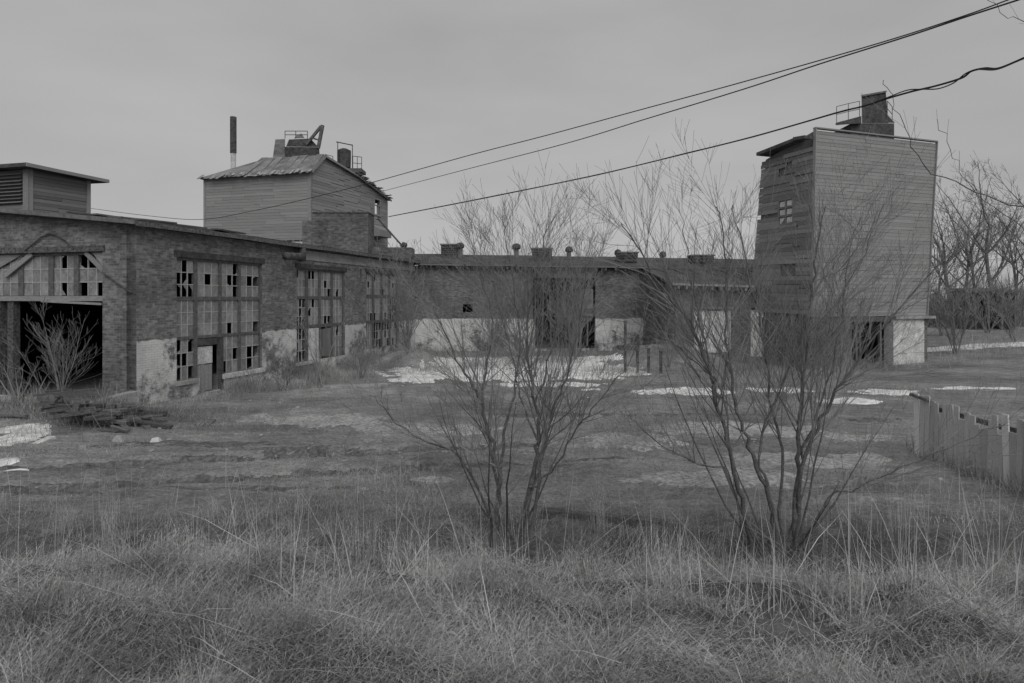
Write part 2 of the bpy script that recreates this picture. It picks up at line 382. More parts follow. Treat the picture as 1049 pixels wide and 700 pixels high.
blob_sheet([gb(330, 430, 150, 14), gb(400, 437, 110, 10), gb(262, 429, 40, 9), gb(760, 440, 190, 18), gb(640, 452, 130, 20), gb(830, 470, 190, 18), gb(740, 490, 220, 20), gb(880, 448, 90, 8), gb(900, 512, 60, 5), gb(470, 440, 110, 10), gb(440, 492, 60, 8)],
           'paving', 'worn', 'structure', seed=9, dens=.11, bulge=.022, thr=.05)

blob_sheet(rut(), 'mud', 'mud', 'structure', seed=5, dens=.05, bulge=.02, thr=-.12)
blob_sheet([gb(200, 455, 200, 9), gb(330, 462, 160, 8), gb(90, 478, 120, 8), gb(60, 505, 200, 6), gb(250, 500, 220, 6), gb(620, 470, 90, 5), gb(700, 425, 200, 4), gb(560, 425, 150, 5), gb(890, 430, 80, 6)], 'bare_earth', 'mud', 'structure', seed=15, dens=.09, bulge=.014, thr=.12)

# ------------------------------------------------------------------ brick wing on the left
CO = (-11.42, 19.0); DR = Vector((.264, .9646, 0)).normalized(); DL = Vector((-.9646, .264, 0)).normalized()
side = Fr(CO, DR, -DL); gab = Fr(CO, DL, -DR)
wing = thing('brick_factory_wing', (CO[0], CO[1], 0), 'long brick factory wing with broken many-paned windows and white painted base', 'factory')
UE, EAVE = 20.45, 5.5
def win_span(pa, pb, ya, yb):  # u0, u1, z0, z1 of a window measured at its left edge
    return side.U(pa), side.U(pb), side.Z(pa, yb), side.Z(pa, ya)
W1 = win_span(181, 268.6, 263, 391); W2 = win_span(304, 353.5, 274.5, 372); W3 = win_span(375, 408.5, 279, 358)
zdoor = .05
w1c = [W1[0]+(W1[1]-W1[0])*k for k in (0, .2, .235, .475, .505, .71, .74, 1)]
holes_side = [(W1[0], W1[1], side.Z(181, 391), W1[3]), (w1c[2], w1c[3], zdoor, side.Z(181, 391)), W2, W3]
wall(side, 0, UE, EAVE, .38, holes_side, 'wall', 'brick_paint', wing, step=2.5)
rake = lambda u: 5.52+.1*min(u, 10)-.1*max(0, u-10)
gd0, gd1 = gab.U(105), gab.U(-12)
dz_head, dz_tran = gab.Z(60, 258), gab.Z(60, 304)
wall(gab, .003, 20, rake, .38, [(gd0, gd1, .1, dz_head)], 'wall', 'brick', wing, step=2)
far = Fr(side.at(UE, 0), DL, DR); wall(far, .4, 20, rake, .3, [], 'wall', 'brick_dark', wing, step=2)
farl = Fr(gab.at(20, 0), DR, DL); wall(farl, .4, UE-.3, 5.4, .3, [], 'wall', 'brick_dark', wing)
# brick pilaster quoin at the corner, corbels over the windows
# roof: two slopes with a thick dark eave
rf = MB()
def rp(a, u, z): return CO[0]+DL.x*a+DR.x*u, CO[1]+DL.y*a+DR.y*u, z
for a0, a1 in ((-.38, 10), (10, 20.4)):
    z0, z1 = (5.48, 6.53) if a0 < 0 else (6.53, 5.48)
    n = 12
    for i in range(n):
        ua, ub = -.4+(UE+.7)*i/n, -.4+(UE+.7)*(i+1)/n; j = .02*math.sin(i*2.3); k = .02*math.sin((i+1)*2.3)
        rf.hexa([rp(a0, ua, z0+j), rp(a1, ua, z1), rp(a1, ub, z1), rp(a0, ub, z0+k), rp(a0, ua, z0+.17+j), rp(a1, ua, z1+.17), rp(a1, ub, z1+.17), rp(a0, ub, z0+.17+k)])
roofo = rf.build('roof', 'roof', wing)
fa = MB(); fa.beam(rp(-.4, -.42, 5.57), rp(10, -.42, 6.63), .06, .13); fa.build('fascia', 'steel', roofo)
fa = MB()
for i in range(9):
    u0 = -.4+i*2.3; fa.beam(rp(-.41, u0, 5.53+.012*(i % 3)), rp(-.41, min(u0+2.32, UE+.3), 5.53+.012*((i+1) % 3)), .05, .14)
fa.build('fascia', 'timber', roofo)

_sh = []
def shard(win, c, ax, az, n):
    if not _sh:
        for k in range(4):
            a, b_ = R.uniform(.35, .95), R.uniform(.35, .95); mbs = MB(); mbs.prism([(-.5, 0, -.5), (-.5+a, 0, -.5), (-.5+a*.55, 0, -.5+b_*.3), (-.5+a*.2, 0, -.5+b_*.45), (-.5, 0, -.5+b_)], (0, .006, 0))
            me = bpy.data.meshes.new('pane'); me.from_pydata(mbs.v, [], mbs.f); me.materials.append(M['pane']); _sh.append(me)
    m = Matrix.Identity(4)
    for i, a in enumerate((ax, n, az)):
        for j in range(3): m[j][i] = a[j]
    m.translation = c; link('pane', R.choice(_sh), m, win)
def window(fr, parent, u0, u1, rows, cols, nx, ny, miss, rec=.14, extra_void=(), lab=None):
    """frame of posts and rails with a sash of panes in every bay; rows are z pairs from the top down"""
    zt, zb = rows[0][1], rows[-1][0]; fb = MB(); mb = MB(); w = u1-u0
    fr.box(fb, u0, u1, zt-.09, zt, -rec-.05, -rec+.06)
    for (c0, c1), (e0, e1) in zip(cols, cols[1:]): fr.box(fb, c1, e0, zb, zt-.09, -rec-.06, -rec+.05)
    fr.box(fb, u0, cols[0][0], zb, zt-.09, -rec-.06, -rec+.05); fr.box(fb, cols[-1][1], u1, zb, zt-.09, -rec-.06, -rec+.05)
    for (a0, a1), (b0, b1) in zip(rows, rows[1:]):
        for c0, c1 in cols: fr.box(fb, c0, c1, b1, a0, -rec-.055, -rec+.045)
    win = fb.build('window', 'frame', parent)
    if lab: win['label'] = lab
    sill = MB(); fr.box(sill, u0-.04, u1+.04, zb-.13, zb-.003, -rec-.1, .09); 
    for ri, (z0, z1) in enumerate(rows):
        for ci, (c0, c1) in enumerate(cols):
            if (ci, ri) in extra_void: continue
            z1e = z1 if ri else z1-.09
            pw, ph = (c1-c0)/nx, (z1e-z0)/ny
            for i in range(1, nx): fr.box(mb, c0+i*pw-.014, c0+i*pw+.014, z0, z1e, -rec-.02, -rec+.022)
            for j in range(1, ny): fr.box(mb, c0, c1, z0+j*ph-.014, z0+j*ph+.014, -rec-.018, -rec+.019)
            for i in range(nx):
                for j in range(ny):
                    if R.random() < miss[ri][ci]:
                        if R.random() < .45:               # a shard left in one corner
                            sx, sz = R.choice((-1, 1)), R.choice((-1, 1)); c = fr.at(c0+(i+.5)*pw, z0+(j+.5)*ph, -rec)
                            shard(win, c, fr.d*(sx*(pw-.03)), Vector((0, 0, sz*(ph-.03))), fr.n)
                        continue
                    c = fr.at(c0+(i+.5)*pw, z0+(j+.5)*ph, -rec+R.uniform(-.006, .004))
                    piece('pane', 'pane', win, c, fr.d*(pw-.004)+fr.n*R.uniform(-.02, .02), fr.n*.008, Vector((0, 0, ph-.004))+fr.n*R.uniform(-.012, .012))
    mb.build('muntin', 'muntin', win)
    return win
zr = lambda px, *ys: [side.Z(px, y) for y in ys]
q = zr(181, 263, 304, 308, 346, 349, 391)
window(side, wing, W1[0], W1[1], [(q[1], q[0]), (q[3], q[2]), (q[5], q[4])], [(W1[0]+.06, w1c[1]), (w1c[2], w1c[3]), (w1c[4], w1c[5]), (w1c[6], W1[1]-.06)], 3, 3,
       [[.72, .22, .24, .3], [.08, .1, .1, .04], [.75, 0, .3, .36]], extra_void={(1, 2)}, lab='large broken window of twelve sashes with a white door in it')
sl = MB(); side.box(sl, w1c[3]+.02, W1[1]+.05, q[5]-.17, q[5]-.004, -.2, .1); sl.build('sill', 'white', wing)
sl = MB(); side.box(sl, W1[0]-.03, w1c[1]+.05, q[5]-.15, q[5]-.004, -.2, .06); sl.build('sill', 'concrete', wing)
dr = MB(); side.box(dr, w1c[2]+.02, w1c[3]-.3, 1.02, q[4]-.3, -.2, -.12); door = dr.build('door', 'white', wing)
u = w1c[2]+.02
while u < w1c[3]-.4:
    piece('plank', 'board_pale', door, side.at(u+.09, .53, -.15), side.d*.165, side.n*.035, (0, 0, .94+R.uniform(-.1, .05))); u += .18
pb = MB(); side.box(pb, w1c[3]-.06, w1c[3]+.08, 0, q[4], -.1, .03); side.box(pb, w1c[2], w1c[3]-.07, q[4]-.26, q[4]-.02, -.16, -.08); pb.build('door_post', 'rust', wing)
q = zr(304, 274.5, 303.5, 306.5, 334, 337.5, 372); w = W2[1]-W2[0]; cs = [(W2[0]+w*a, W2[0]+w*b) for a, b in ((.02, .2), (.25, .46), (.5, .72), (.76, .98))]
window(side, wing, W2[0], W2[1], [(q[1], q[0]), (q[3], q[2]), (q[5], q[4])], cs, 3, 3, [[.1, .25, .12, .05], [.5, .2, .35, .05], [.75, 0, 0, .2]], extra_void={(1, 2), (2, 2)}, lab='middle broken window with a white board in its lower sash')
pn = MB(); side.box(pn, cs[1][0], cs[1][1], q[5], q[4]-.02, -.17, -.1); pn.build('panel', 'white', wing)
u = cs[2][0]
while u < cs[2][1]:
    piece('plank', 'board_dark', wing, side.at(u+.11, (q[5]+q[4])/2, -.13), side.d*.2, side.n*.03, (0, 0, q[4]-q[5]+R.uniform(-.2, -.03))); u += .22
sl = MB(); side.box(sl, W2[0]-.03, cs[1][1], q[5]-.13, q[5]-.004, -.2, .08); sl.build('sill', 'white', wing)
q = zr(375, 279, 302, 305, 329, 332, 358); w = W3[1]-W3[0]; cs = [(W3[0]+w*a, W3[0]+w*b) for a, b in ((.02, .23), (.27, .48), (.52, .73), (.77, .98))]
window(side, wing, W3[0], W3[1], [(q[1], q[0]), (q[3], q[2]), (q[5], q[4])], cs, 3, 3, [[.35, .1, .2, .2], [.05, .1, .2, 1], [.2, .6, .4, .5]], lab='far broken window with one sash quite empty')
# lintels and the pale worn strip under the eave past the pipe
lt = MB()
for wn_ in (W1, W2, W3): side.box(lt, wn_[0]-.12, wn_[1]+.12, wn_[3]+.003, wn_[3]+.2, -.3, .035)
lt.build('lintel', 'rust', wing)
lt = MB(); side.box(lt, side.U(306), UE-.1, EAVE-.5, EAVE-.08, 0, .05); lt.build('cornice', 'concrete', wing)
pp = MB(); e = [side.at(side.U(304), 5.12, .05), side.at(side.U(303), 5.14, .35), side.at(side.U(295), 5.06, .5), side.at(side.U(281), 5.02, .52)]
pp.tube(e, [.13, .14, .15, .16], 10); pp.tube([side.at(side.U(303), 5.5, .3), side.at(side.U(303), 4.9, .3)], .17, 10); pp.build('drain_pipe', 'rust', wing, smooth=True)
rod = MB(); rod.tube([side.at(side.U(369), side.Z(369, 276), .05), side.at(side.U(358), side.Z(358, 288), .6)], .035, 5); rod.build('bracket', 'rust', wing)
# gable door: transom with panes, braces, posts, lintel, iron cables
t0 = MB(); gab.box(t0, gd0-.1, gd1+.1, dz_head-.02, dz_head+.16, -.3, .04); t0.build('lintel', 'timber', wing)
tr = MB(); gab.box(tr, gd0+.02, gd1, dz_tran-.14, dz_tran+.02, -.25, -.02); tr.beam(gab.at(gd0+.05, dz_tran-.23, -.02), gab.at(gab.U(42), dz_tran-.14, -.02), .06, .07); tr.build('door_beam', 'board_pale', wing)
ws = [gab.U(p) for p in (104, 77, 72, 51, 46, 20, 15, -11)]
cols = [(ws[0], ws[1]), (ws[2], ws[3]), (ws[4], ws[5]), (ws[6], ws[7])]
window(gab, wing, gd0, gd1, [(dz_tran+.03, dz_head-.02)], cols, 3, 3, [[.22, .15, .2, .1]], rec=.16, lab='row of broken panes above the dark open doorway')
br = MB(); br.beam(gab.at(gab.U(104), gab.Z(104, 277), -.06), gab.at(gab.U(86), dz_head-.04, -.06), .06, .14); br.build('brace', 'board', wing)
br = MB(); br.beam(gab.at(gab.U(3), gab.Z(3, 283), -.06), gab.at(gab.U(31), dz_head-.04, -.06), .06, .16); br.build('brace', 'board', wing)
for pa, pb_, pc in ((105, 105, 92), (-8, -8, 20)):
    tri = MB(); tri.prism([gab.at(gab.U(pa)+(0.02 if pa > 50 else -.02), dz_head-.05, -.1), gab.at(gab.U(pb_)+(0.02 if pa > 50 else -.02), dz_head-.55, -.1), gab.at(gab.U(pc), dz_head-.05, -.1)], gab.n*.02); tri.build('corner_panel', 'board_pale', wing)
jb = MB(); gab.box(jb, gd1-.45, gd1-.02, .05, dz_tran-.15, -.32, -.05); gab.box(jb, gab.U(11), gab.U(5), .05, dz_tran-.15, -.3, -.08); jb.build('door_post', 'timber', wing)
cb = MB(); cb.tube([gab.at(gab.U(px), gab.Z(px, py), .05) for px, py in ((27, 257), (36, 250), (44, 243), (52, 239.5), (58, 241), (68, 247), (77, 256))], .022, 5)
cb.build('cable', 'rust', wing)
cb = MB(); cb.tube([gab.at(gab.U(px), gab.Z(px, py), .05) for px, py in ((106, 279), (121, 290), (136, 300))], .025, 5); cb.build('cable', 'rust', wing)
# rafters hung inside the doorway and a dark machine seen through it
rt = MB()
for k in range(5): rt.beam(rp(.6, 1.2+3*k, 5.1), rp(19.5, 1.2+3*k, 5.1), .12, .26)
rt.build('roof_beam', 'timber', wing)
# loose roofing lying on the eave
for i in range(15):
    u = R.uniform(.2, 4.6); a = R.uniform(-.2, 2.6); ang = R.uniform(-.35, .35); ln = R.uniform(.8, 1.9)
    d = (DR*math.cos(ang)+DL*math.sin(ang)); c = Vector(rp(a, u, 5.74+.1*a+R.uniform(0, .06)))
    piece('roof_plank', 'timber', wing, c, d*ln, d.cross(Vector((0, 0, 1)))*R.uniform(.12, .3), (0, 0, .05))
# louvred monitor on the ridge
mon = thing('roof_monitor', (-17.6, 22.4, 6.2), 'boarded roof monitor with louvred end and flat roof on the brick wing', 'roof monitor')
mf = Fr((-17.0, 22.0), DL, -DR); ms = Fr((-17.0, 22.0), DR, -DL)
core = MB(); ztop = 7.86
core.obox(mf.at(.05, 5.9, -.05), DL*3.9, DR*2.25, (0, 0, ztop-5.9)); core.build('wall', 'board_dark', mon)
boards(mon, lambda z: ms.at(.14, z), lambda z: ms.at(2.2, z), 6.1, ztop, .13, ms.n, 'board_dark', off=-.02, lens=(2.5, 3))
boards(mon, lambda z: mf.at(.2, z), lambda z: mf.at(4, z), 6.1, 6.62, .13, mf.n, 'board_dark', off=-.02, lens=(2.5, 3))
k = 6.72
while k < 7.75:
    piece('slat', 'board_dark', mon, mf.at(2.15, k, .03), DL*3.7, (mf.n*.13-Vector((0, 0, .06))), (mf.n*.008+Vector((0, 0, .016)))); k += .125
for f__, a_ in ((mf, (-.02, .22, 6, ztop, -.03, .06)), (ms, (.0, .12, 6, ztop, -.02, .03)), (ms, (2.19, 2.34, 6, ztop, -.1, .04))): cp = MB(); f__.box(cp, *a_); cp.build('corner_board', 'board', mon)
rr = MB(); rr.hexa([mf.at(-.4, ztop, .4), mf.at(4.4, ztop+.03, .4), mf.at(4.4, ztop+.03, -2.75), mf.at(-.45, ztop-.02, -2.75), mf.at(-.4, ztop+.13, .4), mf.at(4.4, ztop+.16, .4), mf.at(4.4, ztop+.16, -2.75), mf.at(-.45, ztop+.1, -2.75)]); rr.build('roof', 'roof', mon)
rr = MB(); ms.box(rr, -.42, 2.78, ztop-.01, ztop+.11, .41, .46); rr.build('fascia', 'board', mon)
# brick head-house and low parapet on the wing's roof
hh = thing('brick_head_house', (-10.2, 36, 5.6), 'dark flat-topped brick block on the wing roof against the wooden tower', 'head house')
b = MB(); b.box(G(320, 36), G(377, 36), 36, 37.6, 5.3, P(0, 218, 36).z); b.box(G(309, 36), G(320, 36)-.002, 36.1, 37.6, 5.3, P(0, 226, 36).z); b.build('wall', 'brick_dark', hh, uv=True)
b = MB(); b.box(G(319, 36), G(378, 36), 35.94, 37.7, P(0, 218, 36).z+.002, P(0, 218, 36).z+.07); b.build('coping', 'timber', hh)
b = MB(); b.box(G(376, 37), G(421, 37), 37, 38.4, 5.4, P(0, 253.5, 37).z); bx = b.build('roof_curb', 'brick_dark', None, uv=True, label='low brick curb at the far end of the wing roof', cat='roof curb')
b = MB(); b.tube([P(387, 224, 37.3), P(412, 252, 37.3)], .06, 6); b.tube([P(411, 253.6, 37.3), P(414, 251, 37.3), P(417, 251, 37.3)], [.12, .2, .1], 8)
b.build('roof_chute', 'rust', None, label='thin slanting pipe from the wooden tower to the brick curb', cat='pipe')

# ------------------------------------------------------------------ wooden tower behind the wing
TC = (-12.9, 40.0); tfr = Fr(TC, DL, -DR); tsd = Fr(TC, DR, -DL); TW, TD = 8.1, 10.7
tow = thing('wooden_mill_tower', (-16, 44, 0), 'squat weatherboarded mill tower with ragged hipped roof behind the brick wing', 'tower')
ZB, ZE = 7.0, 11.45
prof = [(0, 11.45), (1.34, 12.72), (5.8, 12.2), (10.7, 11.25)]
def ptop(u):
    for (a, za), (b_, zb) in zip(prof, prof[1:]):
        if u <= b_: return za+(zb-za)*(u-a)/(b_-a)
    return prof[-1][1]
wall(tfr, 0, TW, ZE, .2, [], 'wall', 'board_dark', tow, z0=-.3)
wu0, wu1, wz0, wz1 = tsd.U(383), tsd.U(388.5), tsd.Z(386, 220), tsd.Z(386, 205)
wall(tsd, .2, TD, ptop, .2, [(wu0, wu1, wz0, wz1)], 'wall', 'board_dark', tow, z0=-.3, step=.67)
tbk = Fr(tsd.at(TD, 0), DL, DR); wall(tbk, .2, TW, 11.2, .2, [(.3, 2.2, wz0-.7, 11.0)], 'wall', 'board_dark', tow, z0=-.3)
tlf = Fr(tfr.at(TW, 0), DR, DL); wall(tlf, .2, TD-.2, lambda u: ptop(u)-.6, .2, [], 'wall', 'board_dark', tow, z0=-.3, step=.67)
boards(tow, lambda z: tfr.at(.1, z), lambda z: tfr.at(TW, z), ZB, ZE, .19, tfr.n, 'board_pale', lens=(2.5, 5))
def sp2(z):
    a = 0; b_ = 1
    if z > 11.25:
        us = [k*.1 for k in range(108) if ptop(k*.1) > z]; a, b_ = (us[0]/TD, us[-1]/TD) if us else (0, 0)
    return a, b_
boards(tow, lambda z: tsd.at(.12, z), lambda z: tsd.at(TD, z), 6.4, 12.7, .19, tsd.n, 'board', lens=(2, 4), span=sp2, holes=[(wu0/TD, wu1/TD, wz0, wz1)])
cb_ = MB(); tfr.box(cb_, -.06, .14, ZB-.1, ZE, -.05, .07); tfr.box(cb_, TW-.1, TW+.06, ZB-.1, ZE, -.05, .07); tsd.box(cb_, TD-.14, TD+.04, 6, 11.1, -.05, .06); cb_.build('corner_board', 'board_pale', tow)
sk = MB(); tfr.box(sk, 0, 5.6, ZB-.22, ZB-.04, 0, .1); sk.build('skirt_board', 'white', tow)
sk = MB()
u = .25
while u < 5.2: tfr.box(sk, u, u+.42, ZB-.05, ZB+.07, .045, .07); u += .52
tfr.box(sk, .12, .5, ZB-.06, ZB+.3, .05, .08); sk.build('gap_shade', 'wire', tow)  # solid dark blocks painting the shade inside the gaps
wfm = MB()
for a, b_, c, d in ((wu0-.09, wu0, wz0-.1, wz1+.1), (wu1, wu1+.09, wz0-.1, wz1+.1), (wu0, wu1, wz1, wz1+.1), (wu0, wu1, wz0-.1, wz0), (wu0, wu1, (wz0+wz1)/2+.1, (wz0+wz1)/2+.16), ((wu0+wu1)/2+.1, (wu0+wu1)/2+.16, wz0, (wz0+wz1)/2+.1)): tsd.box(wfm, a, b_, c, d, -.05, .09)
wfm.build('window', 'board_pale', tow)
hd = MB(); hu0, hu1, hz = tsd.U(377), tsd.U(389), tsd.Z(380, 236)
hd.hexa([tsd.at(hu0, hz-.5, .02), tsd.at(hu1, hz-.5, .02), tsd.at(hu1, hz-.5, 1), tsd.at(hu0, hz-.5, 1), tsd.at(hu0, hz+.5, .02), tsd.at(hu1, hz+.5, .02), tsd.at(hu1, hz, 1), tsd.at(hu0, hz, 1)]); hd.build('hood', 'board_dark', tow)
# roof planes as strips of felt and shingles
def tp(a, u, z): return tfr.at(a, z, -u)
RL = 4.4
rfm = MB()
rfm.hexa([tp(-.25, -.3, 11.32), tp(TW+.12, -.3, 11.3), tp(RL, 1.34, 12.7), tp(-.25, 1.34, 12.7), tp(-.25, -.3, 11.42), tp(TW+.12, -.3, 11.4), tp(RL, 1.34, 12.8), tp(-.25, 1.34, 12.8)])
rfm.hexa([tp(-.25, 1.342, 12.7), tp(RL, 1.342, 12.7), tp(RL+.3, 5.8, 12.2), tp(-.25, 5.8, 12.2), tp(-.25, 1.342, 12.8), tp(RL, 1.342, 12.8), tp(RL+.3, 5.8, 12.3), tp(-.25, 5.8, 12.3)])
rfm.hexa([tp(-.25, 5.802, 12.2), tp(RL+.3, 5.802, 12.2), tp(TW+.2, 11, 11.2), tp(-.25, 11, 11.2), tp(-.25, 5.802, 12.3), tp(RL+.3, 5.802, 12.3), tp(TW+.2, 11, 11.3), tp(-.25, 11, 11.3)])
rfm.prism([tp(RL+.003, 1.345, 12.7), tp(TW+.12, -.297, 11.3), tp(TW+.2, 10.99, 11.2), tp(RL+.303, 5.8, 12.2)], (0, 0, .09)); troof = rfm.build('roof', 'roof_board', tow)
for i in range(60):                                                # torn shingles along the two lower eaves
    if i < 38: a = -.2+i*.225+R.uniform(-.05, .05); c = tp(a, -.3+R.uniform(-.12, .1), 11.4+R.uniform(-.02, .06)); d1, d2 = DL*R.uniform(.15, .3), (DR*1+Vector((0, 0, .75))).normalized()*R.uniform(.3, .6)
    else: uu = 5.2+(i-38)*.26; c = tp(-.25+R.uniform(-.08, .1), uu, ptop(min(uu, 10.7))+.1); d1, d2 = DR*R.uniform(.2, .4), (DL*1+Vector((0, 0, R.uniform(-.2, .1)))).normalized()*R.uniform(.35, .8)
    if i % 2: piece('shingle', 'shingle', troof, c+Vector((R.uniform(-.1, .1), R.uniform(-.1, .1), R.uniform(.02, .1))), d1*R.uniform(.6, 1.4), d2*R.uniform(.5, .9)+Vector((R.uniform(-.1, .1), 0, R.uniform(-.05, .12))), d1.cross(d2).normalized()*.02)
    piece('shingle', 'shingle', troof, c, d1, d2, d1.cross(d2).normalized()*.02)
for i in range(9):                                                 # strips of felt laid up the front slope
    a = .1+i*.62; w0 = .56; top_a = min(a, RL-.2)
    p0, p1 = tp(a, -.2, 11.43+.08*R.random()), tp(top_a, 1.3, 12.82); dd = p1-p0
    if R.random() < .8: piece('felt_strip', 'roof_board', troof, (p0+p1)/2+Vector((0, 0, .02)), DL*w0, dd, DL.cross(dd).normalized()*.015)
fcb = MB(); fcb.beam(tp(-.24, -.2, 11.37), tp(-.24, 1.34, 12.66), .05, .16); fcb.beam(tp(-.26, 1.36, 12.7), tp(-.26, 5.8, 12.2), .05, .14); fcb.beam(tp(-.26, 5.84, 12.18), tp(-.26, 11, 11.2), .05, .14); fcb.build('barge_board', 'board_pale', tow)
# machinery on the roof
def rail(mb, pts, h, r=.025, mid=True):
    for p in pts: mb.tube([p, Vector(p)+Vector((0, 0, h))], r, 5)
    for k in ((1, .5) if mid else (1,)): mb.tube([Vector(p)+Vector((0, 0, h*k)) for p in pts], r, 5)
Y1 = 42.5
hop = thing('roof_hopper', P(308, 152, Y1), 'rusted hopper with railing and raised beam on the ragged tower roof', 'hopper')
b = MB(); zz = lambda py: P(0, py, Y1).z
b.hexa([P(278, 172, Y1), P(292, 172, Y1), P(292, 172, Y1+2.4), P(278, 172, Y1+2.4), P(282, 143, Y1), P(292, 142.5, Y1), P(292, 142.5, Y1+2.4), P(282, 143, Y1+2.4)]); b.build('hood', 'roof_board', hop)
b = MB(); b.hexa([P(292.2, 170, Y1), P(328, 168, Y1), P(328, 168, Y1+2), P(292.2, 170, Y1+2), P(291.5, 150.5, Y1-.2), P(327, 151, Y1-.2), P(327, 151, Y1+2.2), P(291.5, 150.5, Y1+2.2)]); b.hexa([P(293, 150.3, Y1), P(326, 150.8, Y1), P(326, 150.8, Y1+2), P(293, 150.3, Y1+2), P(296, 143, Y1), P(318, 142, Y1), P(318, 142, Y1+2), P(296, 143, Y1+2)]); b.build('bin', 'rust', hop)
b = MB(); b.hexa([P(301, 142, Y1+.4), P(312, 141.6, Y1+.4), P(312, 141.6, Y1+1.6), P(301, 142, Y1+1.6), P(304, 138.5, Y1+.6), P(309, 137, Y1+.6), P(309, 137, Y1+1.4), P(304, 138.5, Y1+1.4)]); b.build('lid', 'steel', hop)
b = MB(); rail(b, [P(292, 142, Y1-.1), P(303, 142, Y1-.1), P(315, 142, Y1-.1)], .5); b.build('railing', 'rust', hop)
b = MB(); b.beam(P(314, 148, Y1-.2), P(329, 129.5, Y1-.2), .18, .16); b.beam(P(326, 152, Y1-.24), P(330.5, 128.5, Y1-.24), .18, .2); b.beam(P(318, 141, Y1-.26), P(328, 144, Y1-.26), .1, .1); b.build('boom', 'timber', hop)
Y2 = 46
tk = thing('roof_tank', P(352, 172, Y2), 'small round rusted tank in a pipe frame on the rear tower roof', 'tank')
b = MB(); b.tube([P(352.5, 172, Y2+.5), P(352.5, 162, Y2+.5), P(352.5, 154.5, Y2+.5), P(352.5, 152.5, Y2+.5)], [.48, .5, .5, .2], 14); b.build('body', 'rust', tk, smooth=False)
b = MB(); b.box(G(344, Y2), G(371, Y2), Y2-.2, Y2+1.2, zz(0)*0+P(0, 176.5, Y2).z, P(0, 173, Y2).z); b.build('platform', 'timber', tk)
b = MB(); b.tube([P(346, 173, Y2-.1), P(346, 146, Y2-.1), P(361, 148.5, Y2-.1), P(361, 174, Y2-.1)], .035, 5); b.tube([P(344.5, 145.5, Y2-.1), P(361.5, 149, Y2-.1)], .04, 5); rail(b, [P(361.5, 174, Y2), P(366, 174.5, Y2), P(370.5, 175, Y2)], 1.0); rail(b, [P(333, 166, Y2), P(341, 168, Y2)], .55); b.build('railing', 'rust', tk)
ch = thing('smoke_stack', P(239, 200, 55), 'tall thin dark stack with a pale foot behind the wooden tower', 'chimney')
b = MB(); b.tube([P(239, 157, 55), P(239, 120, 55)], [.27, .27], 12); b.build('shaft', 'rust', ch)
b = MB(); b.tube([P(239, 300, 55), P(239, 157.1, 55)], .22, 12); b.build('base', 'white', ch)

# ------------------------------------------------------------------ long low wing across the back
bk = thing('long_low_wing', (4, 39, 0), 'long low brick wing across the back of the yard, white painted below', 'factory')
bf = Fr((-6.3, 38.9), (1, .05, 0), (.05, -1, 0))
BL = 26.0
etop = lambda u: 5.35-.0125*u
ho = (bf.U(546), bf.U(610), .15, 4.6)
smallw = [(bf.U(a), bf.U(b_), bf.Z(a, d), bf.Z(a, c)) for a, b_, c, d in ((474, 484, 312, 320),)]
wall(bf, 0, BL, etop, .35, [ho]+smallw, 'wall', 'brick_back', bk, step=2)
bb = Fr(bf.at(0, 0, -9), bf.d, -bf.n); wall(bb, 0, BL, lambda u: etop(u), .3, [], 'wall', 'brick_dark', bk, step=4)
for u_ in (0.02, BL-.02):
    e = Fr(bf.at(u_, 0), -bf.n, bf.d*(-1 if u_ < 1 else 1)); wall(e, .36, 8.6, 5.2, .25, [], 'wall', 'brick_dark', bk)
rf = MB(); n = 16
for i in range(n):
    ua, ub = -.3+(BL+.6)*i/n, -.3+(BL+.6)*(i+1)/n; s1, s2 = .03*math.sin(i*1.7), .03*math.sin((i+1)*1.7)
    for (oa, za), (ob, zb) in (((.4, 0), (-4.5, .92)), ((-4.5, .92), (-9.4, .05))):
        rf.hexa([bf.at(ua, etop(ua)+za+s1, oa), bf.at(ub, etop(ub)+za+s2, oa), bf.at(ub, etop(ub)+zb, ob), bf.at(ua, etop(ua)+zb, ob),
                 bf.at(ua, etop(ua)+za+.13+s1, oa), bf.at(ub, etop(ub)+za+.13+s2, oa), bf.at(ub, etop(ub)+zb+.13, ob), bf.at(ua, etop(ua)+zb+.13, ob)])
rf.build('roof', 'roof', bk)
ev = MB()
for i in range(8): ev.beam(bf.at(.2+i*3.2, etop(i*3.2)+.06, .43), bf.at(3.3+i*3.2, etop(i*3.2+3.2)+.06+.03*(i % 2), .43), .05, .09)
ev.build('fascia', 'board_dark', bk)
u = .4
while u < BL-.3: piece('rafter_end', 'timber', bk, bf.at(u, etop(u)-.07, .2), bf.d*.09, bf.n*.4, (0, 0, .13)); u += .62
# the fallen-in doorway: studs, hanging boards, heap of brick
u = ho[0]+.15
while u < ho[1]: piece('stud', 'timber', bk, bf.at(u, 2.3, -.15+R.uniform(-.1, .1)), bf.d*.1, bf.n*.1, Vector((R.uniform(-.25, .25), 0, R.uniform(3.2, 4.3)))); u += .48
for i in range(7):
    z = R.uniform(1.6, 3.6); a = R.uniform(ho[0]+.5, ho[1]-.5); piece('plank', 'timber', bk, bf.at(a, z, -.05+R.uniform(-.1, .1)), bf.d*R.uniform(.8, 1.6)+Vector((0, 0, R.uniform(-.5, .5))), bf.n*.03, (0, 0, .16))
pn = MB(); bf.box(pn, bf.U(594), bf.U(608), 2.2, 3.9, -.2, -.12); pn.build('door', 'board_dark', bk)
ub = MB(); bf.box(ub, bf.U(536), bf.U(548), .2, 2.0, .003, .05); ub.build('panel', 'white', bk)
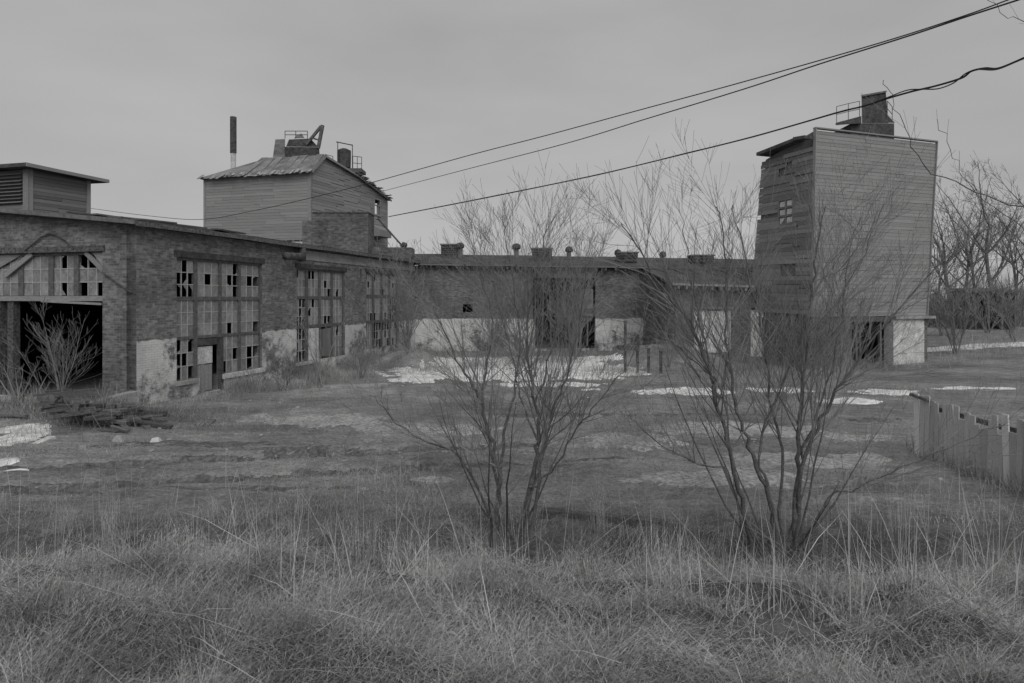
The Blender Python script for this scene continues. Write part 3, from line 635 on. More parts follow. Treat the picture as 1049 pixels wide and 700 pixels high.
# roof vents, one object each
def vent(px, y0, y1, w, kind, label, rd=3.6):
    p = P(px, y1, bf.o.y+rd); u = bf.U(px); zb = etop(u)+.13+.2*rd-.1
    t = thing('roof_vent', (p.x, p.y, zb), label, 'roof vent', 'vents along the low roof')
    zt = P(0, y0-1.5, p.y).z; hw = w*p.y/F/2
    if kind == 'box':
        b = MB(); b.box(p.x-hw, p.x+hw, p.y-.5, p.y+.5, zb, zt-.09); b.build('body', 'rust', t)
        b = MB(); b.box(p.x-hw-.06, p.x+hw+.06, p.y-.56, p.y+.56, zt-.09+.002, zt); b.build('cap', 'steel', t)
        for k in range(4):
            zz_ = zb+.25+(zt-zb-.4)*k/4; piece('slat', 'timber', t, (p.x, p.y-.53, zz_), (hw*1.8, 0, 0), (0, .05, .03), (0, 0, .02))
    else:
        b = MB(); b.tube([(p.x, p.y, zb), (p.x, p.y, zt-.4)], hw*.55, 10); b.build('pipe', 'steel', t)
        b = MB(); zs = [zt-.42, zt-.36, zt-.22, zt-.08, zt]; b.tube([(p.x, p.y, z) for z in zs], [hw*.5, hw, hw*1.05, hw*.85, hw*.25], 12); b.build('cowl', 'rust', t)
vent(463, 252, 264, 21, 'box', 'leftmost square box vent, with a round cowl close beside it')
vent(471.5, 250, 264, 8, 'cowl', 'round cowl touching the leftmost box vent on the low roof', 3.0)
vent(529, 251, 264, 9, 'cowl', 'lone round cowl between the two left-hand box vents', 3.4)
vent(555, 256, 271, 20, 'box', 'square box vent just right of the lone cowl, low on the slope', 2.4)
vent(583, 254, 265, 8, 'cowl', 'small mushroom cowl midway along the low roof ridge', 3.8)
vent(642, 260, 275, 20, 'box', 'wide box vent with a pot on it, above the white wall', 2.6)
vent(633, 257, 270, 7, 'cowl', 'small pot cowl at the left edge of the wide box vent', 2.5)
vent(679, 259, 272, 7, 'cowl', 'slim cowl between the two right-hand box vents', 3.4)
vent(718, 263, 277, 22, 'box', 'rightmost square box vent on the low roof, near the tall tower', 2.8)
vent(747, 266, 275, 6, 'cowl', 'smallest cowl, just left of the tall tower', 3.4)

# ------------------------------------------------------------------ lean-to beside the tall tower
ln = thing('lean_to_shed', (12, 31.6, 0), 'low lean-to with white boarded openings at the foot of the tall tower', 'lean-to')
lf = Fr((G(692, 31.8), 31.8), (1, -.02, 0), (-.02, -1, 0)); LL = G(833, 31.5)-G(692, 31.8)
op = [(lf.U(711), lf.U(750), .55, 2.75), (lf.U(769), lf.U(811), .35, 2.8)]
wall(lf, 0, LL, 3.75, .3, op, 'wall', 'brick_dark', ln)
e = Fr((lf.o.x, lf.o.y), (0, 1, 0), (-1, 0, 0)); wall(e, .305, 8.2, lambda u: 3.7+.17*u, .25, [], 'wall', 'brick_dark', ln, step=2)
for (a, b_, c, d) in op:
    u = a
    while u < b_-.05:
        w = min(R.uniform(.4, .75), b_-u)
        if R.random() < .95: piece('board', 'board_pale' if R.random() < .12 else 'white', ln, lf.at(u+w/2, (c+d)/2+R.uniform(-.06, .06), -.12), lf.d*(w-.015), lf.n*.03, (0, 0, d-c-R.uniform(.02, .3)))
        u += w
    b = MB(); lf.box(b, a-.06, b_+.06, d+.003, d+.14, -.25, .04); b.build('lintel', 'timber', ln)
rf = MB(); n = 8
for i in range(n):
    ua, ub = -.25+(LL+.3)*i/n, -.25+(LL+.3)*(i+1)/n; za, zb = 3.95-.03*ua+.03*math.sin(i*2.1), 3.95-.03*ub+.03*math.sin(i*2.1+2.1)
    rf.hexa([lf.at(ua, za, .45), lf.at(ub, zb, .45), lf.at(ub, 5.0, -7.2), lf.at(ua, 5.05, -7.2), lf.at(ua, za+.1, .45), lf.at(ub, zb+.1, .45), lf.at(ub, 5.1, -7.2), lf.at(ua, 5.15, -7.2)])
rf.build('roof', 'roof', ln)
u = .05
while u < LL: piece('rafter_end', 'board_dark', ln, lf.at(u, 3.86-.03*u, .22), lf.d*.1, lf.n*.5, (0, 0, .15)); u += .42
b = MB(); b.beam(lf.at(-.25, 4.02, .47), lf.at(LL*.55, 3.9, .47), .04, .1); b.build('fascia', 'board_pale', ln)
# dock with iron posts left of the lean-to
for i, (px, y0, lab) in enumerate(((640.5, 330, 'tallest iron post, with a small dark shelf, by the white wall'), (653, 360, 'short iron post second from the white wall end'), (664.5, 358, 'short iron post second from the lean-to end of the dock'), (677, 361, 'short iron post nearest the lean-to'))):
    t = thing('iron_post', P(px, 387, 27.6), lab, 'post', 'iron posts by the dock'); p = P(px, y0, 27.6); gz = ghs(p.x, 27.6)
    b = MB(); b.box(p.x-.055, p.x+.055, 27.55, 27.65, gz-.2, p.z); b.build('shaft', 'rust', t)
    b = MB(); b.box(p.x-.075, p.x+.075, 27.52, 27.68, p.z+.002, p.z+.05); b.build('cap', 'rust', t)
    if i == 0: b = MB(); b.box(p.x-.2, p.x+.65, 27.7, 28.5, P(0, 357, 27.6).z-.1, P(0, 355, 27.6).z); b.build('shelf', 'timber', t)
b = MB(); p = P(386, 372, 31); b.beam(p, P(414, 361, 32.6), .7, .16); b.build('concrete_slab', 'concrete', None, label='pale broken concrete slab tilted against the earth by the far window', cat='slab')

# ------------------------------------------------------------------ tall tower on the right
tt = thing('tall_wooden_tower', (17, 31, 0), 'tall weatherboarded tower with windowed dark side and rooftop machinery', 'tower')
def edge(Y, a, b_):
    pa, pb_ = P(a[0], a[1], Y), P(b_[0], b_[1], Y)
    return lambda z: Vector((pa.x+(pb_.x-pa.x)*(z-pa.z)/(pb_.z-pa.z), Y, z))
EC = edge(29, (834, 132), (831, 300)); ER = edge(31.6, (958.5, 146), (948, 328)); EL = edge(32.55, (782, 163), (771, 290)); EB = lambda z: ER(z)+(EL(z)-EC(z))
nF = Vector((.335, -.942, 0)); nL = Vector((-.942, -.335, 0)); nR = Vector((.942, .335, 0))
z_c, z_r, z_l = P(0, 132, 29).z, P(0, 146, 31.6).z, P(0, 160, 32.55).z
SB = P(0, 325, 29).z
bd = MB()
ib, it = 2.3, 11.0
fl = [EC(ib), ER(ib), EB(ib), EL(ib)]
def inset(p, z): return Vector((p.x, p.y, z))
def ring(z):
    ps = [EC(z), ER(z), EB(z), EL(z)]; c = sum(ps, Vector())/4; return [p.lerp(c, .03) for p in ps]
lo, hi = ring(SB-.25), [ring(z_c-.05)[0], ring(z_r-.05)[1], ring(z_r-.1)[2], ring(z_l)[3]]
hi[3] = ring(z_l-.2)[3]
bd.hexa(lo+hi); bd.build('wall', 'board_dark', tt)
boards(tt, EC, ER, SB, z_r, .17, nF, 'board_pale', lens=(1.6, 4.6))
h_ = (z_c-z_r)
boards(tt, EC, ER, z_r, z_c+.02, .09, nF, 'board_pale', lens=(3, 8), span=lambda z: (0, max(0, 1-(z-z_r)/h_)))
fr_c = lambda u: u
wl = (.42, .68)
wz = (P(0, 231, 31).z, P(0, 206, 31).z)
boards(tt, EL, EC, SB+.15, z_l-.15, .2, nL, 'board_dark', lens=(1.5, 4), holes=[(wl[0], wl[1], wz[0], wz[1]), (.5, .62, 9.5, 10.05), (.36, .5, 9.3, 9.7), (.5, .75, 4.3, 5.0)], drop=.02)  # darker boards than the front: this side's shade is put into the colour
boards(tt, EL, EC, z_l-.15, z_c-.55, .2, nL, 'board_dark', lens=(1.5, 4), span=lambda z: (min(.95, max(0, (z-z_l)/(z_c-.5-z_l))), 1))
boards(tt, ER, EB, SB, z_r-.1, .17*1.5, nR, 'board', lens=(3, 5))
cbd = MB(); cbd.beam(EC(SB)+nF*.06, EC(z_c)+nF*.06, .16, .05, nL); cbd.beam(ER(SB)+nF*.06, ER(z_r)+nF*.06, .12, .05, nL); cbd.beam(EC(z_c+.03)+nF*.03, ER(z_r+.03)+nF*.03, .2, .06); cbd.build('corner_board', 'board', tt)
# window with six pale panes on the dark side
wfr = MB(); a = EL((wz[0]+wz[1])/2); c = EC((wz[0]+wz[1])/2); dd = (c-a)
for k in (0, .5, 1): f_ = wl[0]+(wl[1]-wl[0])*k; p = a+dd*f_; wfr.beam(Vector((p.x, p.y, wz[0]))+nL*.04, Vector((p.x, p.y, wz[1]))+nL*.04, .07, .07, nL)
for k in (0, .34, .67, 1): z = wz[0]+(wz[1]-wz[0])*k; p0, p1 = a+dd*wl[0], a+dd*wl[1]; wfr.beam(Vector((p0.x, p0.y, z))+nL*.04, Vector((p1.x, p1.y, z))+nL*.04, .07, .05)
wo = wfr.build('window', 'board_dark', tt)
for i in range(2):
    for j in range(3):
        f_ = wl[0]+(wl[1]-wl[0])*(i+.5)/2; p = a+dd*f_; z = wz[0]+(wz[1]-wz[0])*(j+.5)/3
        piece('pane', 'white', wo, Vector((p.x, p.y, z))+nL*.03, dd*((wl[1]-wl[0])*.36), nL*.01, (0, 0, (wz[1]-wz[0])*.22))
# raking canopy over the dark side
rf = MB(); l0 = EL(z_l)+nL*.35-Vector((.1, 0, 0)); l1 = EL(z_l).lerp(EC(z_l), .8)+nL*.35; l1.z = P(0, 143.5, 29.6).z; l0.z = P(0, 160, 32.5).z
c1 = EC(z_l)+nL*.02; c1.z = l1.z-.05
rf.hexa([l0, l1, l1-nL*3, l0-nL*3, l0+Vector((0, 0, .16)), l1+Vector((0, 0, .16)), l1-nL*3+Vector((0, 0, .16)), l0-nL*3+Vector((0, 0, .16))]); rf.build('roof', 'roof', tt)
rf = MB(); rf.beam(l1+Vector((0, 0, .04)), c1+nL*.3, .5, .14); rf.build('roof', 'roof', tt)
# base: brick pier, dark opening with posts, white wall with ledge
fb_ = Fr((EC(1).x, EC(1).y), (.942, .335, 0), nF)
pieru = fb_.U(873); opu = fb_.U(913); whu = fb_.U(944.5)
b = MB(); fb_.box(b, .02, pieru, -.4, SB-.02, -.4, -.03); b.build('pier', 'brick_dark', tt, uv=True)
b = MB(); fb_.box(b, opu, whu, -.4, SB-.14, -.4, .12); b.build('wall', 'white', tt)
b = MB(); fb_.box(b, opu-.03, fb_.U(953), SB-.135, SB-.01, -.4, .3); b.build('ledge', 'concrete', tt)
b = MB(); fb_.box(b, whu+.003, whu+.35, -.4, SB-.14, -3.7, .02); b.build('pier', 'brick_dark', tt, uv=True)
b = MB(); fb_.box(b, .02, whu, -.4, SB-.1, -3.7, -3.4); b.build('wall', 'brick_dark', tt, uv=True)
b = MB(); fb_.box(b, pieru-.003, opu, SB-.26, SB-.03, -.3, -.02); b.build('lintel', 'timber', tt)
for px, d_ in ((880, 0), (893, -.5), (905, 0)): piece('post', 'timber', tt, fb_.at(fb_.U(px), SB/2, -.2+d_), fb_.d*.12, fb_.n*.12, Vector((R.uniform(-.1, .1), 0, SB)))
# rooftop machinery of the tall tower
Y3 = 31.0
b = MB(); q0, q1 = EC(1)-nL*.12+nF*-.3, EL(1)-nL*.12; b.obox((q1.x, q1.y, -.4), (q0.x-q1.x, q0.y-q1.y, 0), tuple(-nL*.3), (0, 0, SB+.3)); b.build('wall', 'brick_dark', tt, uv=True)
hm = thing('rooftop_winch_house', P(899, 138, Y3), 'dark stepped machine house with a railed platform on top of the tall tower', 'machine house')
b = MB(); b.box(G(872, Y3), G(916, Y3), Y3, Y3+2, P(0, 140, Y3).z-.3, P(0, 126.5, Y3).z); b.build('base', 'rust', hm)
b = MB(); b.hexa([P(883, 126.4, Y3+.1), P(910, 126.4, Y3+.1), P(910, 126.4, Y3+1.6), P(883, 126.4, Y3+1.6), P(882.5, 99, Y3+.1), P(907.5, 94.5, Y3+.1), P(907.5, 94.5, Y3+1.6), P(882.5, 99, Y3+1.6)]); bo = b.build('body', 'rust', hm)
b = MB(); b.hexa([P(882, 99, Y3), P(908.5, 94.3, Y3), P(908.5, 94.3, Y3+1.75), P(882, 99, Y3+1.75), P(882, 97.5, Y3), P(908.5, 92.8, Y3), P(908.5, 92.8, Y3+1.75), P(882, 97.5, Y3+1.75)]); b.build('cap', 'steel', bo)
b = MB(); b.hexa([P(907.9, 126, Y3+.3), P(917, 126, Y3+.3), P(917, 126, Y3+1.2), P(907.9, 126, Y3+1.2), P(907.9, 117, Y3+.3), P(910, 119, Y3+.3), P(910, 119, Y3+1.2), P(907.9, 117, Y3+1.2)]); b.build('gusset', 'rust', hm)
b = MB(); b.hexa([P(856, 128.5, Y3-.3), P(882.4, 126.4, Y3-.3), P(882.4, 126.4, Y3+1.5), P(856, 128.5, Y3+1.5), P(856, 126, Y3-.3), P(882.4, 119, Y3-.3), P(882.4, 119, Y3+1.5), P(856, 126, Y3+1.5)]); b.build('platform', 'rust', hm)
b = MB(); rail(b, [P(857, 125.5, Y3-.15), P(869, 122.5, Y3-.15), P(880.5, 120, Y3-.15)], .78, .016); rail(b, [P(909, 119, Y3), P(914, 125, Y3)], .75, .016); b.build('railing', 'rust', hm)

# ------------------------------------------------------------------ fence at the right
fe = thing('board_fence', (8.6, 11, 0), 'broken grey board fence with two pale boards at the right of the yard', 'fence')
y = 13.35; i = 0
fx = lambda y: 8.62+.03*math.sin(y*1.7)
while y > 7.2:
    w = R.uniform(.11, .17); pale = i in (0, 17) 
    top = 1.2+.05*math.sin(y*2)+(R.uniform(-.3, -.1) if R.random() < .1 else R.uniform(-.07, .05)); x = fx(y)
    if pale: top = 1.28
    if R.random() > .03 or pale:
        piece('board', 'fence_pale' if pale else 'fence', fe, (x, y-w/2, top/2-.05), Vector((.025, 0, 0)), Vector((0, w-.012, R.uniform(-.01, .01))), Vector((R.uniform(-.05, .05), R.uniform(-.06, .06), top+.1)))
    y -= w; i += 1
b = MB()
for y0, y1 in ((13.3, 10.4), (10.4, 7.2)):
    for z in (.35, 1.0): b.beam((fx(y0)+.16, y0, z+.03), (fx(y1)+.16, y1, z), .07, .09)
b.build('rail', 'timber', fe)
b = MB(); b.beam((fx(13.3)-.04, 13.42, 1.24), (fx(11)-.03, 12.9, 1.2), .06, .05); b.build('batten', 'timber', fe)
for y in (13.3, 10.6, 8): piece('post', 'timber', fe, (fx(y)+.26, y, .5), (.1, 0, 0), (0, .1, 0), (.03, 0, 1.3))

# ------------------------------------------------------------------ debris by the gable
tpile = thing('timber_pile', (-12.2, 16.6, .1), 'dark heap of old beams and boards below the brick corner', 'timber pile')
for i in range(52):
    px = 105+R.gauss(0, 36); Y = 17.3-.9*(px < 130)*R.random()-.004*(px-120)-R.random()*1.3; x = G(px, Y); z = ghs(x, Y)+R.uniform(.0, .45)*math.exp(-((px-85)/50)**2)+R.uniform(0, .1)
    ang = R.gauss(.15, .8); ln_ = R.uniform(.3, 1.5); d = Vector((math.cos(ang), math.sin(ang), R.uniform(-.25, .25)))
    piece('plank', 'timber', tpile, (x, Y, z), d*ln_, d.cross(Vector((0, 0, 1))).normalized()*R.uniform(.05, .15)+Vector((0, 0, R.uniform(-.05, .05))), (0, 0, R.uniform(.03, .1)))
b = MB(); b.beam(P(139, 411, 18.7), P(66, 430, 16.8), .32, .62); b.build('concrete_kerb', 'concrete', None, label='low pale concrete kerb running out from the brick corner', cat='kerb')
b = MB(); b.beam(P(-20, 406, 19.3), P(31, 411, 18.9), .5, .1); b.build('dock_plank', 'white', None, label='pale flat plank in front of the dark doorway, at the left edge', cat='plank')
b = MB(); b.beam(P(36, 456, 14.2), P(54, 448, 14.6), .2, .07); b.build('broken_board', 'white', None, label='pale board end poking out of the timber heap beside the snow', cat='board')
for i, (px, py, s, lab) in enumerate(((160, 454, .13, 'bright scrap of litter on bare ground below the timber heap'), (122, 452, .14, 'dull pale block at the foot of the timber heap'), (86, 460, .12, 'small pale stone just right of the snow'))):
    Y = gy(py); x = G(px, Y); b = MB(); z = ghs(x, Y); b.hexa([(x-s, Y-s*.6, z-.03), (x+s*.9, Y-s*.5, z-.03), (x+s, Y+s*.6, z-.03), (x-s*.8, Y+s*.5, z-.03), (x-s*.5, Y-s*.4, z+s*.8), (x+s*.5, Y-s*.3, z+s), (x+s*.6, Y+s*.3, z+s*.7), (x-s*.4, Y+s*.3, z+s*.6)])
    b.build('litter_scrap' if i == 0 else 'stone', 'litter' if i == 0 else 'concrete', None, label=lab, cat='litter' if i == 0 else 'stone')
b = MB(); Y = 9.35; b.beam((G(556, Y), Y+.15, .04), (G(700, Y-.5), Y-.4, .03), .16, .13); b.build('fallen_rail', 'rust', None, label='long dark rail lying flat behind the left bare tree', cat='rail')
b = MB(); b.beam((G(322, 21), 22, .12), (G(400, 23), 22.5, .13), .5, .2); b.build('concrete_step', 'concrete', None, label='low weedy concrete step in front of the middle window', cat='step')

# ------------------------------------------------------------------ bare trees and shrubs
def whip(mb, p, d, L_, r, gen, rg, up=.1, wob=.07, rate=7.0, ang=(22, 48), sides=3, ratio=.55, minr=.0022, t0=.2):
    n = 5 if L_ > .5 else 4 if L_ > .25 else 3; pts = [p.copy()]; rad = [r]; d = d.normalized(); kids = []
    for i in range(n):
        d = (d+Vector((rg.gauss(0, wob), rg.gauss(0, wob), rg.gauss(0, wob)+up*.5))).normalized()
        p = p+d*(L_/n); pts.append(p.copy()); rad.append(max(minr, r*(1-.8*(i+1)/n)))
    mb.tube(pts, rad, sides, cap=False)
    if gen > 0: sprout(mb, pts, rad, gen, rg, up, wob, rate, ang, ratio, minr, t0)
def sprout(mb, pts, rad, gen, rg, up=.1, wob=.07, rate=7.0, ang=(22, 48), ratio=.55, minr=.0022, t0=.2, sides=3, Lcap=9):
    seg = [(b_-a).length for a, b_ in zip(pts, pts[1:])]; tot = sum(seg); k = max(2, int(tot*rate*rg.uniform(.75, 1.2))); k = min(k, 60)
    for _ in range(k):
        t = t0+(1-t0)*rg.random(); s = t*tot; i = 0
        while i < len(seg)-1 and s > seg[i]: s -= seg[i]; i += 1
        f = min(1, s/seg[i]); p = pts[i].lerp(pts[i+1], f); dd = (pts[i+1]-pts[i]).normalized(); rr = rad[i]+(rad[i+1]-rad[i])*f
        a = dd.orthogonal().normalized(); a.rotate(Matrix.Rotation(rg.uniform(0, 6.283), 3, dd)); an = math.radians(rg.uniform(*ang))
        nd = (dd*math.cos(an)+a*math.sin(an)+Vector((0, 0, up*1.2))).normalized()
        ln_ = min(Lcap, tot*ratio*(1-.55*t)*rg.uniform(.5, 1.25))
        if ln_ < .05: continue
        whip(mb, p, nd, ln_, max(minr, min(rr*.5, ln_*.0085)), gen-1, rg, up, wob, rate*1.05, ang, sides, ratio, minr, .15)
def smooth_path(pts, rg, n=4, jit=.012):
    o = []
    for i in range(len(pts)-1):
        p0, p1, p2, p3 = pts[max(0, i-1)], pts[i], pts[i+1], pts[min(len(pts)-1, i+2)]
        for k in range(n):
            t = k/n; o.append(.5*((2*p1)+(p2-p0)*t+(2*p0-5*p1+4*p2-p3)*t*t+(3*p1-p0-3*p2+p3)*t**3)+Vector((rg.gauss(0, jit), rg.gauss(0, jit), rg.gauss(0, jit))))
    o.append(pts[-1]); return o
def traced_tree(name, label, cat, base, Y, stems, seed, gen=2, rate=6.5, group=None, mat='twig', minr=.0026, up=.1, ratio=.5, bark='bark', Lcap=9, extra=0, xh=3):
    """main stems follow the photograph; each has its own depth so that the crown is round"""
    rg = random.Random(seed); t = thing(name, (G(base, Y), Y, ghs(G(base, Y), Y)), label, cat, group); tw = MB()
    for (trace, r0, dy) in stems:
        pts = []
        n = len(trace)
        for i, (px, py) in enumerate(trace): pts.append(P(px, py, Y+dy*(i/(n-1))))
        if trace[0][1] > 500 or len(trace[0]) > 2: pts[0].z = min(pts[0].z, ghs(pts[0].x, pts[0].y)-.05)
        pts = smooth_path(pts, rg, 4, .016); rad = [max(.0035, .53*r0*(1-.87*i/(len(pts)-1))*rg.uniform(.88, 1.14)) for i in range(len(pts))]
        sb = MB(); sb.tube(pts, rad, 7, cap=False); sb.build('stem', bark, t, smooth=True)
        sprout(tw, pts, rad, gen, rg, up, .05, rate, (16, 46), ratio, minr, .3, Lcap=Lcap)
    for k in range(extra):                                         # thinner suckers round the stool
        a = k*2.4+rg.random(); p = Vector((G(base, Y)+rg.gauss(0, .16), Y+rg.gauss(0, .14), 0)); p.z = ghs(p.x, p.y)-.05; pts = [p]; h_ = xh*rg.uniform(.5, 1.1); ln_ = rg.uniform(.3, 1.0)
        d = Vector((math.cos(a)*ln_, math.sin(a)*ln_, 1)).normalized()
        for _ in range(8): d = (d+Vector((rg.gauss(0, .06), rg.gauss(0, .06), .05))).normalized(); p = p+d*h_/8; pts.append(p)
        rad = [max(.003, .018*(1-.87*i/8)) for i in range(9)]
        sb = MB(); sb.tube(pts, rad, 6, cap=False); sb.build('stem', bark, t, smooth=True); sprout(tw, pts, rad, 1, rg, up, .045, rate*.45, (15, 40), ratio, minr, .4, Lcap=Lcap*.8)
    tw.build('twigs', mat, t, kind='stuff'); return t
A = [([(508, 545), (510, 515), (512, 487), (503, 455), (493, 415), (480, 390), (463, 360), (444, 318)], .075, -.5),
     ([(512, 500), (500, 450), (494, 410), (499, 370), (503, 330), (494, 285), (480, 240)], .045, .5),
     ([(510, 510), (480, 480), (463, 463), (430, 450), (400, 425), (378, 405)], .035, -.7),
     ([(511, 490), (517, 445), (526, 405), (532, 365), (530, 320), (523, 275), (516, 235)], .04, .6),
     ([(536, 550), (540, 520), (547, 487), (550, 465), (553, 440), (548, 413), (542, 377), (541, 330), (550, 280), (560, 235)], .075, .3),
     ([(541, 515), (556, 470), (562, 440), (568, 415), (577, 397), (590, 350), (598, 310), (600, 270)], .05, -.5),
     ([(545, 500), (570, 475), (590, 440), (606, 420), (640, 380), (655, 345)], .03, -.8),
     ([(551, 455), (538, 420), (530, 390), (515, 330), (505, 290)], .03, .8),
     ([(548, 413), (562, 370), (575, 330), (594, 290), (612, 255)], .03, .9)]
traced_tree('bare_tree', 'forked bare shrubby tree left of centre, two dark trunks in the grass', 'tree', 522, 8.8, A, 11, gen=2, rate=10.5, minr=.002, extra=8, xh=2.9, ratio=.5, up=.07, Lcap=1.35)
B = [([(770, 566), (768, 550), (760, 510), (752, 485), (745, 450), (735, 410), (725, 375), (705, 330), (676, 290), (652, 250), (636, 228)], .075, -.4),
     ([(792, 570), (795, 550), (791, 520), (776, 480), (764, 450), (752, 410), (747, 370), (743, 330), (745, 280), (738, 230), (734, 212)], .07, .4),
     ([(798, 566), (800, 530), (800, 500), (802, 460), (790, 420), (785, 370), (775, 320), (764, 270), (752, 215), (749, 216)], .05, .8),
     ([(812, 560), (814, 530), (818, 490), (818, 450), (822, 400), (828, 350), (830, 300), (836, 262), (842, 220), (846, 212)], .07, .2),
     ([(814, 540), (822, 480), (836, 440), (858, 400), (878, 370), (905, 335), (940, 295), (975, 255)], .055, -.5),
     ([(800, 540), (790, 505), (778, 470), (790, 420), (806, 385), (820, 350), (858, 310), (884, 260), (905, 210)], .04, .6),
     ([(763, 520), (750, 490), (715, 476), (685, 460), (660, 442), (645, 425)], .03, -.7),
     ([(818, 525), (850, 510), (880, 500), (925, 480), (985, 452), (1030, 435)], .03, -.6),
     ([(822, 470), (835, 430), (850, 380), (862, 330), (868, 280), (875, 235)], .04, .9),
     ([(745, 450), (738, 400), (705, 365), (670, 340), (636, 320)], .03, .5),
     ([(735, 410), (722, 350), (708, 290), (702, 245), (696, 215)], .03, .9)]
traced_tree('bare_tree', 'larger many-stemmed bare tree right of centre, in front of the tall tower', 'tree', 795, 8.4, B, 23, gen=2, rate=9, minr=.002, extra=8, xh=3.4, ratio=.5, up=.07, Lcap=1.35)
# limbs of a tree that stands just outside the right edge
C = [([(1190, 620), (1170, 420), (1140, 320), (1100, 250), (1049, 216), (1000, 195), (957, 178), (935, 150), (921, 118), (914, 98), (905, 82)], .022, -.4),
     ([(1140, 320), (1090, 270), (1049, 236), (1010, 205), (985, 175), (972, 147), (960, 122)], .012, .3),
     ([(1180, 200), (1120, 60), (1049, 22), (1025, 12), (1002, -12)], .014, .5)]
traced_tree('bare_tree', 'bare tree beyond the right edge reaching thin limbs into the sky', 'tree', 1190, 7.5, C, 31, gen=1, rate=2.2, minr=.0018, ratio=.16)

def sapling(name, px, Y, stems, h, spread, seed, label, gen=2, rate=5, mat='twig', group=None, minr=.006, r0=.03, up=.12, cat='shrub'):
    rg = random.Random(seed); x = G(px, Y); z = ghs(x, Y); t = thing(name, (x, Y, z), label, cat, group); tw = MB()
    for i in range(stems):
        a = rg.uniform(0, 6.283); lean = rg.uniform(.15, 1)*spread; d = Vector((math.cos(a)*lean, math.sin(a)*lean*.8, 1)).normalized(); p = Vector((x+rg.gauss(0, .08), Y+rg.gauss(0, .08), z-.05)); pts = [p]; n = 7; hh_ = h*rg.uniform(.7, 1.05)
        for k in range(n): d = (d+Vector((rg.gauss(0, .07), rg.gauss(0, .07), .05))).normalized(); p = p+d*hh_/n; pts.append(p)
        rad = [max(minr, r0*(1-.85*k/n)) for k in range(n+1)]
        sb = MB(); sb.tube(pts, rad, 5, cap=False); sb.build('stem', mat, t, smooth=True)
        sprout(tw, pts, rad, gen, rg, up, .08, rate, (20, 50), .5, minr, .15)
    tw.build('twigs', mat, t, kind='stuff'); return t
sapling('bare_bush', 62, 17.4, 8, 2.9, .75, 3, 'bare bush with pale twigs in front of the dark open doorway', rate=6, mat='twig_pale', minr=.0035, r0=.017)
sapling('bare_bush', 330, 24, 4, 3.0, .3, 5, 'thin dark sapling in front of the middle broken window', rate=2.5, minr=.007)
sapling('bare_bush', 262, 22.3, 7, 1.1, 1.1, 19, 'low tangle of stems under the large window, right of its door', rate=5, minr=.005)
sapling('bare_bush', 292, 22.6, 8, 1.3, 1.1, 20, 'low tangled bush against the whitewash between the first two windows', rate=5, minr=.005)
sapling('bare_bush', 22, 17.2, 7, 1.3, 1.0, 22, 'low scrub before the doorway at the left edge', rate=5, minr=.0045)
sapling('bare_bush', 420, 31, 8, 5.2, .45, 6, 'tall brushy bush at the inner corner of the two wings', rate=3.6, minr=.008)
sapling('bare_bush', 505, 35, 8, 3.2, .6, 8, 'round bare bush against the white base of the low wing', rate=5, minr=.009)
sapling('bare_bush', 590, 33.5, 9, 5.6, .5, 9, 'pale tall bush before the fallen-in doorway', rate=3.6, mat='twig_pale', minr=.009)
sapling('bare_bush', 686, 29, 5, 2.6, .6, 10, 'spreading bush between the iron posts and the lean-to', rate=4, minr=.008)
#sapling('bare_bush', 770, 29.5, 6, 3.2, .5, 12, 'bush standing between the two white boarded openings', rate=4, minr=.008)
sapling('bare_bush', 860, 27.5, 9, 4.2, .8, 13, 'tangled bush before the dark opening under the tall tower', rate=4, minr=.008)
sapling('bare_bush', 370, 26, 8, 1.7, 1.0, 14, 'low tangled bush below the far broken window', rate=4, minr=.007)
sapling('bare_bush', 1012, 42, 9, 3.6, .9, 16, 'tangled bush growing in front of the dark shed', rate=4, minr=.01)
sapling('bare_bush', 1040, 36, 8, 3.6, .8, 17, 'bare bush on the snowy slope at the right edge', rate=4, minr=.009)
sapling('bare_bush', 965, 40, 8, 4.6, .5, 18, 'upright bush close to the right side of the tall tower', rate=4, minr=.01)
sapling('bare_bush', 980, 33, 7, 4.5, .6, 15, 'bare bush on the slope right of the tall tower', rate=4, minr=.009)
